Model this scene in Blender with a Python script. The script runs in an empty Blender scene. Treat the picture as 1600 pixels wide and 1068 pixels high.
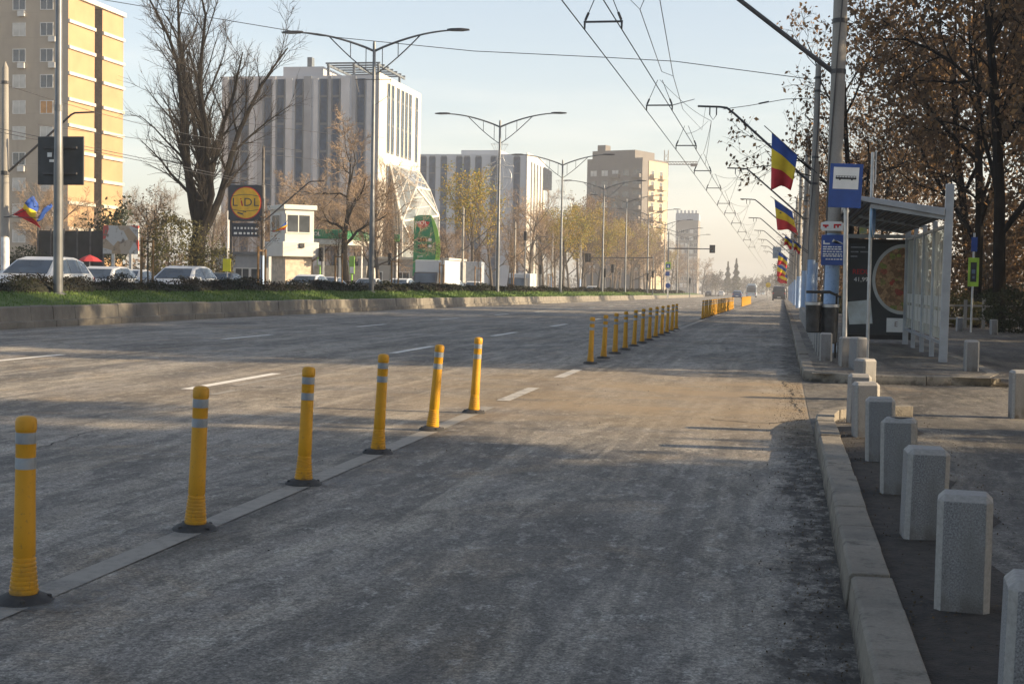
import bpy, math, random
import numpy as np
from mathutils import Vector, Matrix
R = math.radians
SC = bpy.context.scene
COL = SC.collection
rnd = random.Random(7)

# ---------------------------------------------------------------- camera
W0, H0, F0 = 1600.0, 1068.0, 2222.0
YAW, PITCH, ROLL, HC = R(10.70), R(2.585), R(1.0), 1.35
_fw = Vector((-math.sin(YAW)*math.cos(PITCH), math.cos(YAW)*math.cos(PITCH), -math.sin(PITCH)))
_r0 = Vector((math.cos(YAW), math.sin(YAW), 0))
_u0 = _r0.cross(_fw)
_up = _u0*math.cos(ROLL) - _r0*math.sin(ROLL)
_rt = _r0*math.cos(ROLL) + _u0*math.sin(ROLL)
CAM = Vector((0, 0, HC))

def gz(y):
    """height of the street along its length: level, then falling gently away"""
    f = lambda t: 12*math.log1p(math.exp(min((t-35)/12, 60)))
    return -.0078*(f(y)-f(0.0))
def ray(px, py):
    return _fw*F0 + _rt*(px-W0/2) - _up*(py-H0/2)
def at(px, py, y):
    d = ray(px, py); return CAM + d*(y/d.y)
def atx(px, py, x):
    d = ray(px, py); return CAM + d*(x/d.x)
def gnd(px, py, dz=0.0):
    d = ray(px, py); lo, hi = 0.5/d.y, 1500/d.y
    for _ in range(60):
        m = (lo+hi)/2; p = CAM+d*m
        if p.z > gz(p.y)+dz: lo = m
        else: hi = m
    return CAM+d*lo
def P(x, y, dz=0.0):
    return Vector((x, y, gz(y)+dz))

cam_data = bpy.data.cameras.new('camera')
cam = bpy.data.objects.new('camera', cam_data); COL.objects.link(cam)
cam_data.sensor_width = 36; cam_data.lens = F0/W0*36
cam_data.clip_start = .1; cam_data.clip_end = 4000
cam.matrix_world = Matrix(((_rt.x, _up.x, -_fw.x, 0), (_rt.y, _up.y, -_fw.y, 0), (_rt.z, _up.z, -_fw.z, HC), (0, 0, 0, 1)))
SC.camera = cam

# ---------------------------------------------------------------- light
SUN_EL, SUN_PHI = R(20.0), R(1.0)          # phi: angle of the sun from +X towards +Y
S = Vector((math.cos(SUN_EL)*math.cos(SUN_PHI), math.cos(SUN_EL)*math.sin(SUN_PHI), math.sin(SUN_EL)))
sd = bpy.data.lights.new('sun', 'SUN'); sd.energy = 5.0; sd.angle = R(.55); sd.color = (1, .77, .49)
sun = bpy.data.objects.new('sun', sd); COL.objects.link(sun)
sun.rotation_euler = S.to_track_quat('Z', 'Y').to_euler()
w = bpy.data.worlds.new('World'); SC.world = w; w.use_nodes = True
wt = w.node_tree; wt.nodes.clear()
def wn(t, **k):
    n = wt.nodes.new(t)
    for a, b in k.items(): setattr(n, a, b)
    return n
sky = wn('ShaderNodeTexSky', sky_type='NISHITA', sun_disc=False, sun_elevation=SUN_EL, sun_rotation=math.pi/2-SUN_PHI,
         altitude=80, air_density=1.0, dust_density=1.6, ozone_density=1.2)
bg = wn('ShaderNodeBackground'); bg.inputs[1].default_value = .10
wo = wn('ShaderNodeOutputWorld')
tc = wn('ShaderNodeTexCoord'); mp = wn('ShaderNodeMapping'); mp.inputs['Scale'].default_value = (1.4, 1.4, 12)
nz = wn('ShaderNodeTexNoise'); nz.inputs['Scale'].default_value = 2.2; nz.inputs['Detail'].default_value = 6; nz.inputs['Roughness'].default_value = .6
rp = wn('ShaderNodeValToRGB'); rp.color_ramp.elements[0].position = .48; rp.color_ramp.elements[1].position = .78
sx = wn('ShaderNodeSeparateXYZ'); rz = wn('ShaderNodeMapRange'); rz.inputs[1].default_value = .0; rz.inputs[2].default_value = .22
rz.inputs[3].default_value = 1; rz.inputs[4].default_value = .12
mu = wn('ShaderNodeMath', operation='MULTIPLY'); mu2 = wn('ShaderNodeMath', operation='MULTIPLY'); mu2.inputs[1].default_value = .42
mx = wn('ShaderNodeMixRGB'); mx.inputs[2].default_value = (6.6, 6.1, 5.3, 1)
L = wt.links.new
L(tc.outputs['Generated'], mp.inputs[0]); L(mp.outputs[0], nz.inputs[0]); L(nz.outputs[0], rp.inputs[0])
L(tc.outputs['Generated'], sx.inputs[0]); L(sx.outputs[2], rz.inputs[0])
L(rp.outputs[0], mu.inputs[0]); L(rz.outputs[0], mu.inputs[1]); L(mu.outputs[0], mu2.inputs[0])
L(mu2.outputs[0], mx.inputs[0]); hs = wn('ShaderNodeHueSaturation'); hs.inputs['Saturation'].default_value = .74; L(sky.outputs[0], hs.inputs['Color']); L(hs.outputs[0], mx.inputs[1]); L(mx.outputs[0], bg.inputs[0]); L(bg.outputs[0], wo.inputs[0])
SC.view_settings.view_transform = 'Standard'; SC.view_settings.look = 'None'
SC.view_settings.exposure = 1.15; SC.view_settings.gamma = 1
try:
    SC.cycles.use_denoising = True
    SC.cycles.max_bounces = 6; SC.cycles.diffuse_bounces = 3; SC.cycles.glossy_bounces = 3; SC.cycles.volume_bounces = 1
    SC.cycles.transparent_max_bounces = 12
except Exception: pass

# ---------------------------------------------------------------- materials
class NT:
    def __init__(s, name):
        s.m = bpy.data.materials.new(name); s.m.use_nodes = True; s.t = s.m.node_tree
        s.b = s.t.nodes['Principled BSDF']; s.out = s.t.nodes['Material Output']
        s.co = s.n('ShaderNodeTexCoord').outputs['Object']
    def n(s, t, **k):
        n = s.t.nodes.new(t)
        for a, b in k.items(): setattr(n, a, b)
        return n
    def put(s, sock, v):
        if isinstance(v, bpy.types.NodeSocket): s.t.links.new(v, sock)
        elif isinstance(v, (tuple, list)) and len(v) == 3 and sock.type == 'RGBA': sock.default_value = (*v, 1)
        else: sock.default_value = v
    def map(s, scale=(1, 1, 1), rot=(0, 0, 0), vec=None):
        n = s.n('ShaderNodeMapping'); s.put(n.inputs[0], vec or s.co); n.inputs['Scale'].default_value = scale; n.inputs['Rotation'].default_value = rot
        return n.outputs[0]
    def noise(s, scale, detail=4, rough=.55, vec=None, dist=0):
        n = s.n('ShaderNodeTexNoise'); s.put(n.inputs['Vector'], vec or s.co)
        n.inputs['Scale'].default_value = scale; n.inputs['Detail'].default_value = detail; n.inputs['Roughness'].default_value = rough; n.inputs['Distortion'].default_value = dist
        return n.outputs[0]
    def vor(s, scale, vec=None, feature='F1', out='Distance'):
        n = s.n('ShaderNodeTexVoronoi', feature=feature); s.put(n.inputs['Vector'], vec or s.co); n.inputs['Scale'].default_value = scale
        return n.outputs[out]
    def rng(s, v, a, b, c=0.0, d=1.0):
        n = s.n('ShaderNodeMapRange'); s.put(n.inputs[0], v)
        for i, q in enumerate((a, b, c, d)): s.put(n.inputs[i+1], q)
        return n.outputs[0]
    def mix(s, f, a, b, mode='MIX'):
        n = s.n('ShaderNodeMixRGB', blend_type=mode); s.put(n.inputs[0], f); s.put(n.inputs[1], a); s.put(n.inputs[2], b)
        return n.outputs[0]
    def ma(s, op, a, b=0.0):
        n = s.n('ShaderNodeMath', operation=op); s.put(n.inputs[0], a); s.put(n.inputs[1], b)
        return n.outputs[0]
    def xyz(s, vec=None):
        n = s.n('ShaderNodeSeparateXYZ'); s.put(n.inputs[0], vec or s.co); return n.outputs
    def bump(s, h, strength=.3, dist=.01):
        n = s.n('ShaderNodeBump'); s.put(n.inputs['Height'], h); n.inputs['Strength'].default_value = strength; n.inputs['Distance'].default_value = dist
        s.put(s.b.inputs['Normal'], n.outputs[0])
    def set(s, col=None, rough=None, metal=None, spec=None):
        if col is not None: s.put(s.b.inputs['Base Color'], col)
        if rough is not None: s.put(s.b.inputs['Roughness'], rough)
        if metal is not None: s.put(s.b.inputs['Metallic'], metal)
        if spec is not None: s.put(s.b.inputs['Specular IOR Level'], spec)
        return s.m

def pmat(name, col, rough=.6, var=.18, scale=3.0, metal=0.0, spec=.5, bump=0.0, bscale=30, col2=None, detail=5):
    """one plain surface: colour mottled by noise (towards col2 when given), optional fine bump"""
    t = NT(name)
    f = t.noise(scale, detail)
    c2 = col2 or tuple(c*(1-2*var) for c in col)
    c1 = col if col2 else tuple(min(c*(1+var), .95) for c in col)
    c = t.mix(t.rng(f, .3, .7), c1, c2)
    t.set(c, rough, metal, spec)
    if bump: t.bump(t.noise(bscale, 4), bump, .02)
    return t.m

def glass(name, col=(.03, .04, .05), rough=.08):
    t = NT(name)
    t.set(t.mix(t.rng(t.noise(.9, 2), .35, .65), col, tuple(c*1.9 for c in col)), rough, 0, .8)
    return t.m

M = {}
def asphalt(name, base=.085, brown=.5, kerbdirt=False, track=True, k=1.0):
    """worn asphalt: patches, dust, stains and wheel streaks along the street, coarse aggregate of random grey stones"""
    t = NT(name)
    G = lambda q: (base*q*1.10, base*q*1.01, base*q*.88)
    c = t.mix(t.rng(t.noise(.5, 8, .7, t.map((1, .28, 1)), .6), .43, .57), G(.62), G(1.35))
    c = t.mix(t.rng(t.noise(1.25, 9, .74, t.map((1, .17, 1)), .9), .47, .58, 0, .80*k), c, (base*2.2, base*1.98, base*1.58))
    c = t.mix(t.rng(t.noise(.62, 7, .66, None, .9), .54, .70, 0, brown), c, (base*1.9, base*1.45, base*.92))
    c = t.mix(t.rng(t.noise(1.1, 9, .76, t.map((1, .2, 1), (0, 0, .06)), .9), .50, .58, 0, .80*k), c, G(.34))
    if track:
        c = t.mix(t.rng(t.noise(1.9, 4, .6, t.map((1, .018, 1))), .52, .62, 0, .45), c, G(.50))
        c = t.mix(t.rng(t.noise(3.1, 4, .6, t.map((1, .025, 1), (0, 0, .015))), .56, .66, 0, .5), c, (base*2.1, base*1.9, base*1.55))
        c = t.mix(t.rng(t.noise(9, 5, .7, t.map((1, .05, 1))), .56, .68, 0, .4), c, G(.45))
    c = t.mix(t.rng(t.noise(5, 8, .78, t.map((1, .4, 1))), .51, .60, 0, .65), c, G(.38))
    c = t.mix(t.rng(t.noise(8, 7, .78, t.map((1, .5, 1))), .54, .63, 0, .6), c, (base*2.3, base*2.2, base*1.95))
    g1 = t.xyz(t.vor(75, out='Color'))[0]; g2 = t.xyz(t.vor(160, out='Color'))[1]
    gg = t.ma('MULTIPLY', t.rng(g1, 0, 1, .62, 1.38), t.rng(g2, 0, 1, .66, 1.34))
    cc = t.n('ShaderNodeCombineColor')
    for q in range(3): t.put(cc.inputs[q], gg)
    c = t.mix(1.0, c, cc.outputs[0], 'MULTIPLY')
    v2 = t.xyz(t.vor(38, out='Color'))[2]
    st = t.ma('MULTIPLY', t.rng(v2, .90, .92), t.rng(t.vor(38), .16, .24, .8, 0))
    c = t.mix(st, c, (.24, .23, .21))
    if kerbdirt:
        x = t.xyz()[0]
        nn = t.noise(2.6, 8, .74, t.map((1, .7, 1)))
        m = t.rng(t.ma('ADD', x, t.ma('MULTIPLY', t.ma('SUBTRACT', nn, .5), 1.0)), .0, .12)
        m = t.ma('MULTIPLY', m, t.rng(t.noise(8, 7, .78, t.map((1, .6, 1))), .40, .52, .10, 1))
        yy = t.xyz()[1]; gate = t.ma('MULTIPLY', t.rng(yy, 13.6, 14.8), t.rng(yy, 19.3, 20.3, 1, 0)); m = t.ma('MULTIPLY', m, t.ma('SUBTRACT', 1.0, gate))
        c = t.mix(m, c, t.mix(t.rng(t.noise(34, 4, .7), .35, .65), (.010, .009, .008), (.05, .042, .032)))
        g = t.rng(t.ma('ABSOLUTE', t.ma('ADD', x, 2.98)), .02, .42, 1, 0)
        m2 = t.ma('MULTIPLY', g, t.rng(t.noise(1.6, 8, .72, t.map((1, .3, 1))), .42, .56, 0, .85))
        c = t.mix(m2, c, (.030, .026, .021))
        # tracked-in mud where the side street joins, lightened to paint the sunlit band
        g3 = t.ma('MULTIPLY', t.ma('MULTIPLY', t.rng(yy, 11.5, 15), t.rng(yy, 19, 22.5, 1, 0)), t.rng(x, -9, -1))
        c = t.mix(t.ma('MULTIPLY', g3, t.rng(t.noise(.9, 8, .7, t.map((.5, 1, 1))), .34, .58, .2, .85)), c, (.29, .215, .125))
    t.set(c, t.rng(t.noise(.5, 5), .3, .7, .6, .85), 0, .4)
    t.bump(t.ma('ADD', t.ma('MULTIPLY', gg, .5), t.ma('MULTIPLY', t.noise(3, 6, .7), 1.5)), .55, .014)
    return t.m
M['road'] = asphalt('road_asphalt', .172, brown=.65, kerbdirt=True, k=.62)
M['pave'] = asphalt('pavement_asphalt', .095, brown=.3, track=False, k=.8)
M['pave2'] = asphalt('far_asphalt', .11)
M['soil'] = pmat('soil', (.022, .020, .018), .95, .3, 14, bump=1.0, bscale=60, col2=(.062, .052, .043), detail=8)
t = NT('road_paint')
wear = t.noise(7, 6, .7); wear2 = t.noise(1.2, 5, .6)
t.set(t.mix(t.rng(wear, .44, .62), (.42, .40, .36), t.mix(t.rng(wear2, .4, .6), (.40, .385, .35), (.22, .21, .19))), .75)
M['paint'] = t.m
t = NT('worn_road_paint')
t.set(t.mix(t.rng(t.noise(13, 7, .7), .48, .74, 0, .8), (.27, .25, .215), (.13, .122, .108)), .8)
M['wornpaint'] = t.m
t = NT('lane_paint')
t.set(t.mix(t.rng(t.noise(7, 6, .7), .55, .75, 0, .7), (.66, .64, .59), (.25, .24, .22)), .7); M['lanepaint'] = t.m
t = NT('kerb_concrete')
c = t.mix(t.rng(t.noise(3, 6, .65), .35, .65), (.345, .312, .258), (.20, .184, .156))
c = t.mix(t.rng(t.noise(60, 3, .7), .35, .7, 0, .5), c, (.15, .14, .12))
c = t.mix(t.rng(t.noise(1.1, 5, .6), .52, .7, 0, .6), c, (.12, .105, .088))
c = t.mix(t.rng(t.vor(38), .05, .12, .55, 0), c, (.06, .055, .05))
ri = t.n('ShaderNodeNewGeometry').outputs['Random Per Island']; c = t.mix(t.rng(ri, 0, 1, 0, .5), c, (.17, .15, .12))
c = t.mix(t.rng(t.noise(6, 8, .76), .54, .64, 0, .75), c, (.075, .066, .054))
c = t.mix(t.ma('MULTIPLY', t.rng(t.xyz()[2], .0, .07, 1, 0), t.rng(t.noise(7, 6, .7), .36, .56)), c, (.04, .034, .027))
t.set(c, .9); t.bump(t.ma('ADD', t.noise(70, 4, .7), t.ma('MULTIPLY', t.noise(11, 5, .7), 2.5)), .8, .012); M['kerb'] = t.m
t = NT('kerb_concrete_old')
c = t.mix(t.rng(t.noise(1.2, 6, .65), .35, .65), (.21, .195, .165), (.125, .115, .10))
c = t.mix(t.rng(t.noise(5, 5, .7, t.map((1, 1, .3))), .52, .7, 0, .7), c, (.11, .10, .085))
t.set(c, .9); t.bump(t.noise(30, 4, .7), .5, .02); M['kerb2'] = t.m
t = NT('granite')
c = t.mix(t.rng(t.noise(150, 2, .7), .36, .64), (.095, .098, .104), (.285, .292, .305))
c = t.mix(t.rng(t.vor(210), .12, .24, .5, 0), c, (.08, .082, .088))
c = t.mix(t.rng(t.noise(2.2, 6, .7, None, .8), .42, .62, 0, .55), c, (.26, .25, .235))
c = t.mix(t.rng(t.noise(4, 6, .65, t.map((1, 1, .35))), .48, .66, 0, .62), c, (.10, .095, .088))
oi = t.n('ShaderNodeObjectInfo').outputs['Random']; c = t.mix(t.rng(oi, 0, 1, .0, .35), c, (.16, .15, .13))
zz = t.xyz()[2]
c = t.mix(t.ma('MULTIPLY', t.rng(zz, .0, .09, 1, 0), t.rng(t.noise(12, 4), .35, .6)), c, (.08, .07, .058))
t.set(c, .7); t.bump(t.noise(90, 3, .7), .35, .006); M['granite'] = t.m
t = NT('granite_smooth_edge')
c = t.mix(t.rng(t.noise(60, 4, .7), .35, .68), (.24, .23, .215), (.33, .32, .30))
t.set(c, .7); t.bump(t.noise(90, 3), .2, .004); M['granite_edge'] = t.m
t = NT('yellow_plastic')
c = t.mix(t.rng(t.noise(5, 6, .65), .45, .75, 0, .55), (.57, .285, .010), (.45, .215, .010))
c = t.mix(t.rng(t.noise(50, 3, .7), .60, .72, 0, .7), c, (.22, .13, .04))
c = t.mix(t.ma('MULTIPLY', t.rng(t.xyz()[2], .02, .24, 1, 0), t.rng(t.noise(14, 5, .7), .42, .62, 0, .75)), c, (.20, .13, .05))
sc_ = t.ma('MULTIPLY', t.rng(t.noise(5, 7, .75, t.map((1, 1, .6), vec=None)), .56, .66), t.rng(t.noise(60, 3, .7, t.map((.3, .3, 1.6))), .42, .58, .2, .8))
c = t.mix(sc_, c, (.10, .065, .03))
oi = t.n('ShaderNodeObjectInfo').outputs['Random']; c = t.mix(t.rng(oi, 0, 1, 0, .22), c, (.40, .24, .06))
t.set(c, .5, 0, .4); M['yellow'] = t.m
M['band'] = pmat('reflective_band', (.27, .30, .33), .35, .2, 9)
M['rubber'] = pmat('black_rubber', (.018, .018, .019), .7, .35, 30, col2=(.045, .042, .038))
M['grass'] = pmat('lawn', (.045, .085, .018), .9, .3, 1.6, bump=.8, bscale=60, col2=(.085, .13, .028))
M['blade'] = pmat('grass_blade', (.06, .13, .018), .7, .3, .9, col2=(.13, .19, .04))
M['earth'] = pmat('earth', (.10, .088, .07), .95, .3, .8, bump=.5, bscale=9)
M['lampsteel'] = pmat('lamp_steel', (.15, .16, .17), .45, .15, 1.5, .35)
M['darksteel'] = pmat('dark_steel', (.075, .075, .08), .5, .25, 3, .4)
M['galv'] = pmat('galvanised_steel', (.46, .47, .48), .42, .15, 5, .55)
M['alu'] = pmat('grey_aluminium', (.36, .385, .42), .4, .12, 3, .5)
M['wire'] = pmat('wire', (.05, .05, .052), .5, .1, 1)
t = NT('pole_concrete')
c = t.mix(t.rng(t.noise(2, 6, .6, t.map((1, 1, .25))), .35, .65), (.33, .31, .28), (.22, .21, .19))
c = t.mix(t.rng(t.noise(30, 4, .7), .5, .7, 0, .5), c, (.18, .17, .155))
t.set(c, .85); t.bump(t.noise(40, 4), .3, .01); M['polecon'] = t.m
t = NT('pole_blue_paint')
c = t.mix(t.rng(t.noise(3, 6, .65, t.map((1, 1, .4))), .35, .65), (.25, .38, .60), (.36, .47, .64))
c = t.mix(t.rng(t.noise(20, 5, .7), .55, .66, 0, .6), c, (.12, .2, .36))
t.set(c, .6); M['polepaint'] = t.m
M['white'] = pmat('white_paint', (.80, .80, .78), .5, .08, 2)
M['plastic_blue'] = pmat('sign_blue', (.012, .065, .30), .35, .12, 4)
M['signwhite'] = pmat('sign_white', (.78, .78, .76), .4, .06, 4)
M['black'] = pmat('black_paint', (.018, .018, .02), .45, .3, 5)
M['bindark'] = pmat('bin_metal', (.05, .052, .055), .5, .3, 7, .3)
def facade(name, col, joint=3.0, mortar=.6, rough=.85, var=.1, js=.02, streak=.3):
    """panel facade: horizontal and vertical panel joints, streaky weathering"""
    t = NT(name)
    c = t.mix(t.rng(t.noise(.35, 5, .6), .3, .7), tuple(min(q*(1+var), .9) for q in col), tuple(q*(1-var) for q in col))
    c = t.mix(t.rng(t.noise(.9, 5, .65, t.map((1, 1, .12))), .52, .72, 0, streak), c, tuple(q*.6 for q in col))
    z = t.xyz()[2]
    fz = t.ma('FRACT', t.ma('DIVIDE', z, joint))
    j = t.rng(fz, 0, js, 1, 0)
    c = t.mix(t.ma('MULTIPLY', j, mortar), c, tuple(q*.45 for q in col))
    t.set(c, rough); t.bump(t.noise(12, 4), .15, .02)
    return t.m
# ---------------------------------------------------------------- mesh and object helpers
class MB:
    def __init__(s): s.v = []; s.f = []; s.m = []; s.k = 0
    def add(s, vs, fs, m=0):
        b = len(s.v); s.v += [tuple(q) for q in vs]
        for f in fs: s.f.append(tuple(b+i for i in f)); s.m.append(m)
        return s
    def box(s, x0, x1, y0, y1, z0, z1, m=0):
        return s.add([(x0,y0,z0),(x1,y0,z0),(x1,y1,z0),(x0,y1,z0),(x0,y0,z1),(x1,y0,z1),(x1,y1,z1),(x0,y1,z1)],
                     [(3,2,1,0),(4,5,6,7),(0,1,5,4),(1,2,6,5),(2,3,7,6),(3,0,4,7)], m)
    def bar(s, a, b, wx, wz, m=0, up=(0,0,1)):
        """rectangular bar from a to b"""
        a, b = Vector(a), Vector(b); d = (b-a).normalized(); u = Vector(up)
        if abs(d.dot(u)) > .98: u = Vector((0,1,0))
        x = d.cross(u).normalized()*wx/2; z = x.cross(d).normalized()*wz/2
        vs = [p+i*x+j*z for p in (a, b) for i, j in ((-1,-1),(1,-1),(1,1),(-1,1))]
        return s.add(vs, [(3,2,1,0),(4,5,6,7),(0,1,5,4),(1,2,6,5),(2,3,7,6),(3,0,4,7)], m)
    def tube(s, pts, rad, n=6, m=0, cap=True):
        pts = [Vector(p) for p in pts]
        if not isinstance(rad, (list, tuple)): rad = [rad]*len(pts)
        b = len(s.v); u = None
        for i, p in enumerate(pts):
            d = (pts[min(i+1, len(pts)-1)]-pts[max(i-1, 0)])
            if d.length < 1e-9: d = Vector((0,0,1))
            d.normalize()
            if u is None:
                u = d.cross(Vector((0,0,1)) if abs(d.z) < .9 else Vector((0,1,0))).normalized()
            else:
                u = u-d*u.dot(d)
                if u.length < 1e-6: u = d.orthogonal()
                u.normalize()
            w_ = d.cross(u)
            for k in range(n):
                a = 2*math.pi*k/n
                q = p+(u*math.cos(a)+w_*math.sin(a))*rad[i]
                s.v.append((q.x, q.y, q.z))
        for i in range(len(pts)-1):
            for k in range(n):
                k2 = (k+1) % n
                s.f.append((b+i*n+k, b+i*n+k2, b+(i+1)*n+k2, b+(i+1)*n+k)); s.m.append(m)
        if cap:
            s.f.append(tuple(b+k for k in reversed(range(n)))); s.m.append(m)
            e = b+(len(pts)-1)*n
            s.f.append(tuple(e+k for k in range(n))); s.m.append(m)
        return s
    def lathe(s, prof, n=20, c=(0,0,0), m=0, cap=True):
        b = len(s.v)
        for r, z in prof:
            for k in range(n):
                a = 2*math.pi*k/n; s.v.append((c[0]+r*math.cos(a), c[1]+r*math.sin(a), c[2]+z))
        for i in range(len(prof)-1):
            for k in range(n):
                k2 = (k+1) % n
                s.f.append((b+i*n+k, b+i*n+k2, b+(i+1)*n+k2, b+(i+1)*n+k)); s.m.append(m)
        if cap:
            s.f.append(tuple(b+k for k in reversed(range(n)))); s.m.append(m)
            e = b+(len(prof)-1)*n; s.f.append(tuple(e+k for k in range(n))); s.m.append(m)
        return s
    def prism(s, pts, ext, m=0):
        """closed polygon pts (3-D, planar) pushed along ext"""
        n = len(pts); e = Vector(ext); a = [Vector(p) for p in pts]
        nrm = Vector((0,0,0))
        for i in range(n): nrm += a[i].cross(a[(i+1) % n])
        if nrm.dot(e) > 0: a.reverse()
        vs = a+[p+e for p in a]
        fs = [tuple(range(n)), tuple(reversed(range(n, 2*n)))]
        fs += [(i, n+i, n+(i+1) % n, (i+1) % n) for i in range(n)]
        return s.add(vs, fs, m)
    def quad(s, a, b, c, d, m=0): return s.add([a, b, c, d], [(0,1,2,3)], m)
    def mesh(s, name, mats, smooth=False):
        me = bpy.data.meshes.new(name); me.from_pydata(s.v, [], s.f)
        for q in (mats if isinstance(mats, (list, tuple)) else [mats]): me.materials.append(q)
        if any(s.m): me.polygons.foreach_set('material_index', s.m)
        if smooth:
            me.polygons.foreach_set('use_smooth', [True]*len(s.f))
            try: me.set_sharp_from_angle(angle=R(38))
            except Exception: pass
        me.update(); return me
    def build(s, name, mats, parent=None, loc=None, rot=None, smooth=False, bevel=0.0, seg=2):
        return link(s.mesh(name, mats, smooth), name, parent, loc, rot, bevel, seg)
def link(me, name, parent=None, loc=None, rot=None, bevel=0.0, seg=2):
    o = bpy.data.objects.new(name, me); COL.objects.link(o)
    if parent: o.parent = parent
    if loc is not None: o.location = loc
    if rot is not None: o.rotation_euler = rot
    if bevel:
        b = o.modifiers.new('bevel', 'BEVEL'); b.width = bevel; b.segments = seg; b.limit_method = 'ANGLE'; b.angle_limit = R(40)
    return o
def tag(o, label=None, cat=None, group=None, kind=None):
    if label: o['label'] = label
    if cat: o['category'] = cat
    if group: o['group'] = group
    if kind: o['kind'] = kind
    return o
def thing(name, label, cat, loc=(0,0,0), rotz=0.0, group=None, rot=None):
    o = bpy.data.objects.new(name, None); COL.objects.link(o); o.empty_display_size = .3
    o.location = loc; o.rotation_euler = rot or (0, 0, rotz)
    return tag(o, label, cat, group)
def copy_tree(o, parent=None, label=None, loc=None, rot=None, scale=None):
    c = o.copy(); COL.objects.link(c)
    if parent: c.parent = parent
    if label: c['label'] = label
    if loc is not None: c.location = loc
    if rot is not None: c.rotation_euler = rot
    if scale is not None: c.scale = scale
    for ch in list(KIDS.get(o, ())) or list(o.children): copy_tree(ch, c)
    return c
KIDS = {}
def struct(o): o['kind'] = 'structure'; return o
ORD = 'first second third fourth fifth sixth seventh eighth ninth tenth eleventh twelfth thirteenth fourteenth fifteenth sixteenth seventeenth eighteenth nineteenth twentieth'.split()
def ordinal(i):
    if i < 20: return ORD[i]
    tens = {2: 'twenty', 3: 'thirty', 4: 'forty', 5: 'fifty'}[(i+1)//10]
    u = (i+1) % 10
    return tens+'-'+ORD[u-1] if u else {2: 'twentieth', 3: 'thirtieth', 4: 'fortieth', 5: 'fiftieth'}[(i+1)//10]
def text(name, s_, size, mat, parent, loc, rot=(math.pi/2, 0, 0), ext=.004, align='CENTER', sx=1.0):
    cu = bpy.data.curves.new(name, 'FONT'); cu.body = s_; cu.size = size; cu.extrude = ext; cu.align_x = align; cu.align_y = 'CENTER'
    cu.resolution_u = 3
    o = bpy.data.objects.new(name, cu); COL.objects.link(o)
    dg = bpy.context.evaluated_depsgraph_get(); me = bpy.data.meshes.new_from_object(o.evaluated_get(dg))
    bpy.data.objects.remove(o); bpy.data.curves.remove(cu)
    me.materials.clear(); me.materials.append(mat)
    q = link(me, name, parent, loc, rot); q.scale = (sx, 1, 1); return q

# ---------------------------------------------------------------- ground
M['sidestreet'] = asphalt('side_street_asphalt', .10, brown=.75, track=False)
YS = [-12, -6, 0, 4, 8, 12, 16, 20, 24, 28, 32, 36, 40, 45, 50, 56, 62, 70, 80, 90, 100, 115, 130, 150, 175, 200, 240, 280, 340, 420, 520, 650, 800, 1000, 1250, 1500]
def strip(name, xs, ys, zf, mat, extra=None):
    """ground sheet: grid over xs, ys with height zf(x, y) above the street profile"""
    b = MB(); nx = len(xs)
    for y in ys:
        for i, x in enumerate(xs): b.v.append((x, y, gz(y)+zf(x, y)))
    for j in range(len(ys)-1):
        for i in range(nx-1):
            b.f.append((j*nx+i, j*nx+i+1, (j+1)*nx+i+1, (j+1)*nx+i)); b.m.append(0)
    return struct(b.build(name, mat, smooth=True))
YC = [y for y in YS if y <= 1500]
strip('ground', [-340, -120, -60, -40, -20, 0, 20, 60, 140, 340], YC, lambda x, y: -.06 - (.10 if -32 < x < 4 else 0), M['earth'])
strip('road', [-17.45, -13, -9, -5, -2.9, -1.2, .34], YC, lambda x, y: 0.0, M['road'])
strip('opposite_road', [-30.6, -26, -21.8], YC, lambda x, y: .13, M['pave2'])
strip('pavement_across', [-60, -45, -36, -30.6], YC, lambda x, y: .22, pmat('slab_paving', (.22, .20, .175), .9, .2, .5, bump=.3, bscale=6))
# right-hand pavements
def near_pave(x, y):
    e = .122 if y < 12.6 else (.122-.102*min((y-12.6)/2.2, 1))
    return e if x < 3 else max(e-.03*min((x-3)/4, 1), .02)
strip('pavement', [.44, .7, 1.05, 1.6, 2.4, 3.4, 5, 8, 16, 40], [-12, -6, 0, 3, 6, 9, 11, 12.6, 13.2, 14, 14.8], near_pave, M['pave'])
strip('side_street', [.31, .8, 1.6, 2.4, 4, 8, 16, 60], [13.0, 14.8, 16, 17.5, 19, 19.75, 22], lambda x, y: .003+.017*min(max((x-.31)/1.4, 0), 1), M['sidestreet'])
strip('forecourt', [3.1, 6, 10, 20, 60], [21.9, 24, 26, 30, 36, 44, 52], lambda x, y: .024, M['pave'])
strip('island_pavement', [.44, 1.2, 2, 3.1], [19.9, 22, 24, 26, 28, 30, 33, 36, 40, 45, 52], lambda x, y: .13, M['pave'])
strip('roadside_pavement', [.44, 1.5, 3.1, 6], [52, 60, 70, 80, 100, 130, 175, 240, 340, 520, 800], lambda x, y: .13, M['pave'])
# soil strip under the stone bollards
b = MB(); ys = [-2+.25*i for i in range(59)]
for y in ys:
    a = 1.02+.10*math.sin(y*1.7)+.07*math.sin(y*4.1+1)+rnd.uniform(-.03, .03)
    for k, x in enumerate((.442, .6, .8, a)):
        b.v.append((x, y, gz(y)+near_pave(x, y)+(.006+.012*rnd.random() if k in (1, 2) else .004 if k == 0 else .002)))
for j in range(len(ys)-1):
    for i in range(3): b.f.append((j*4+i, j*4+i+1, (j+1)*4+i+1, (j+1)*4+i)); b.m.append(0)
struct(b.build('soil_strip', M['soil'], smooth=True))

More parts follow.
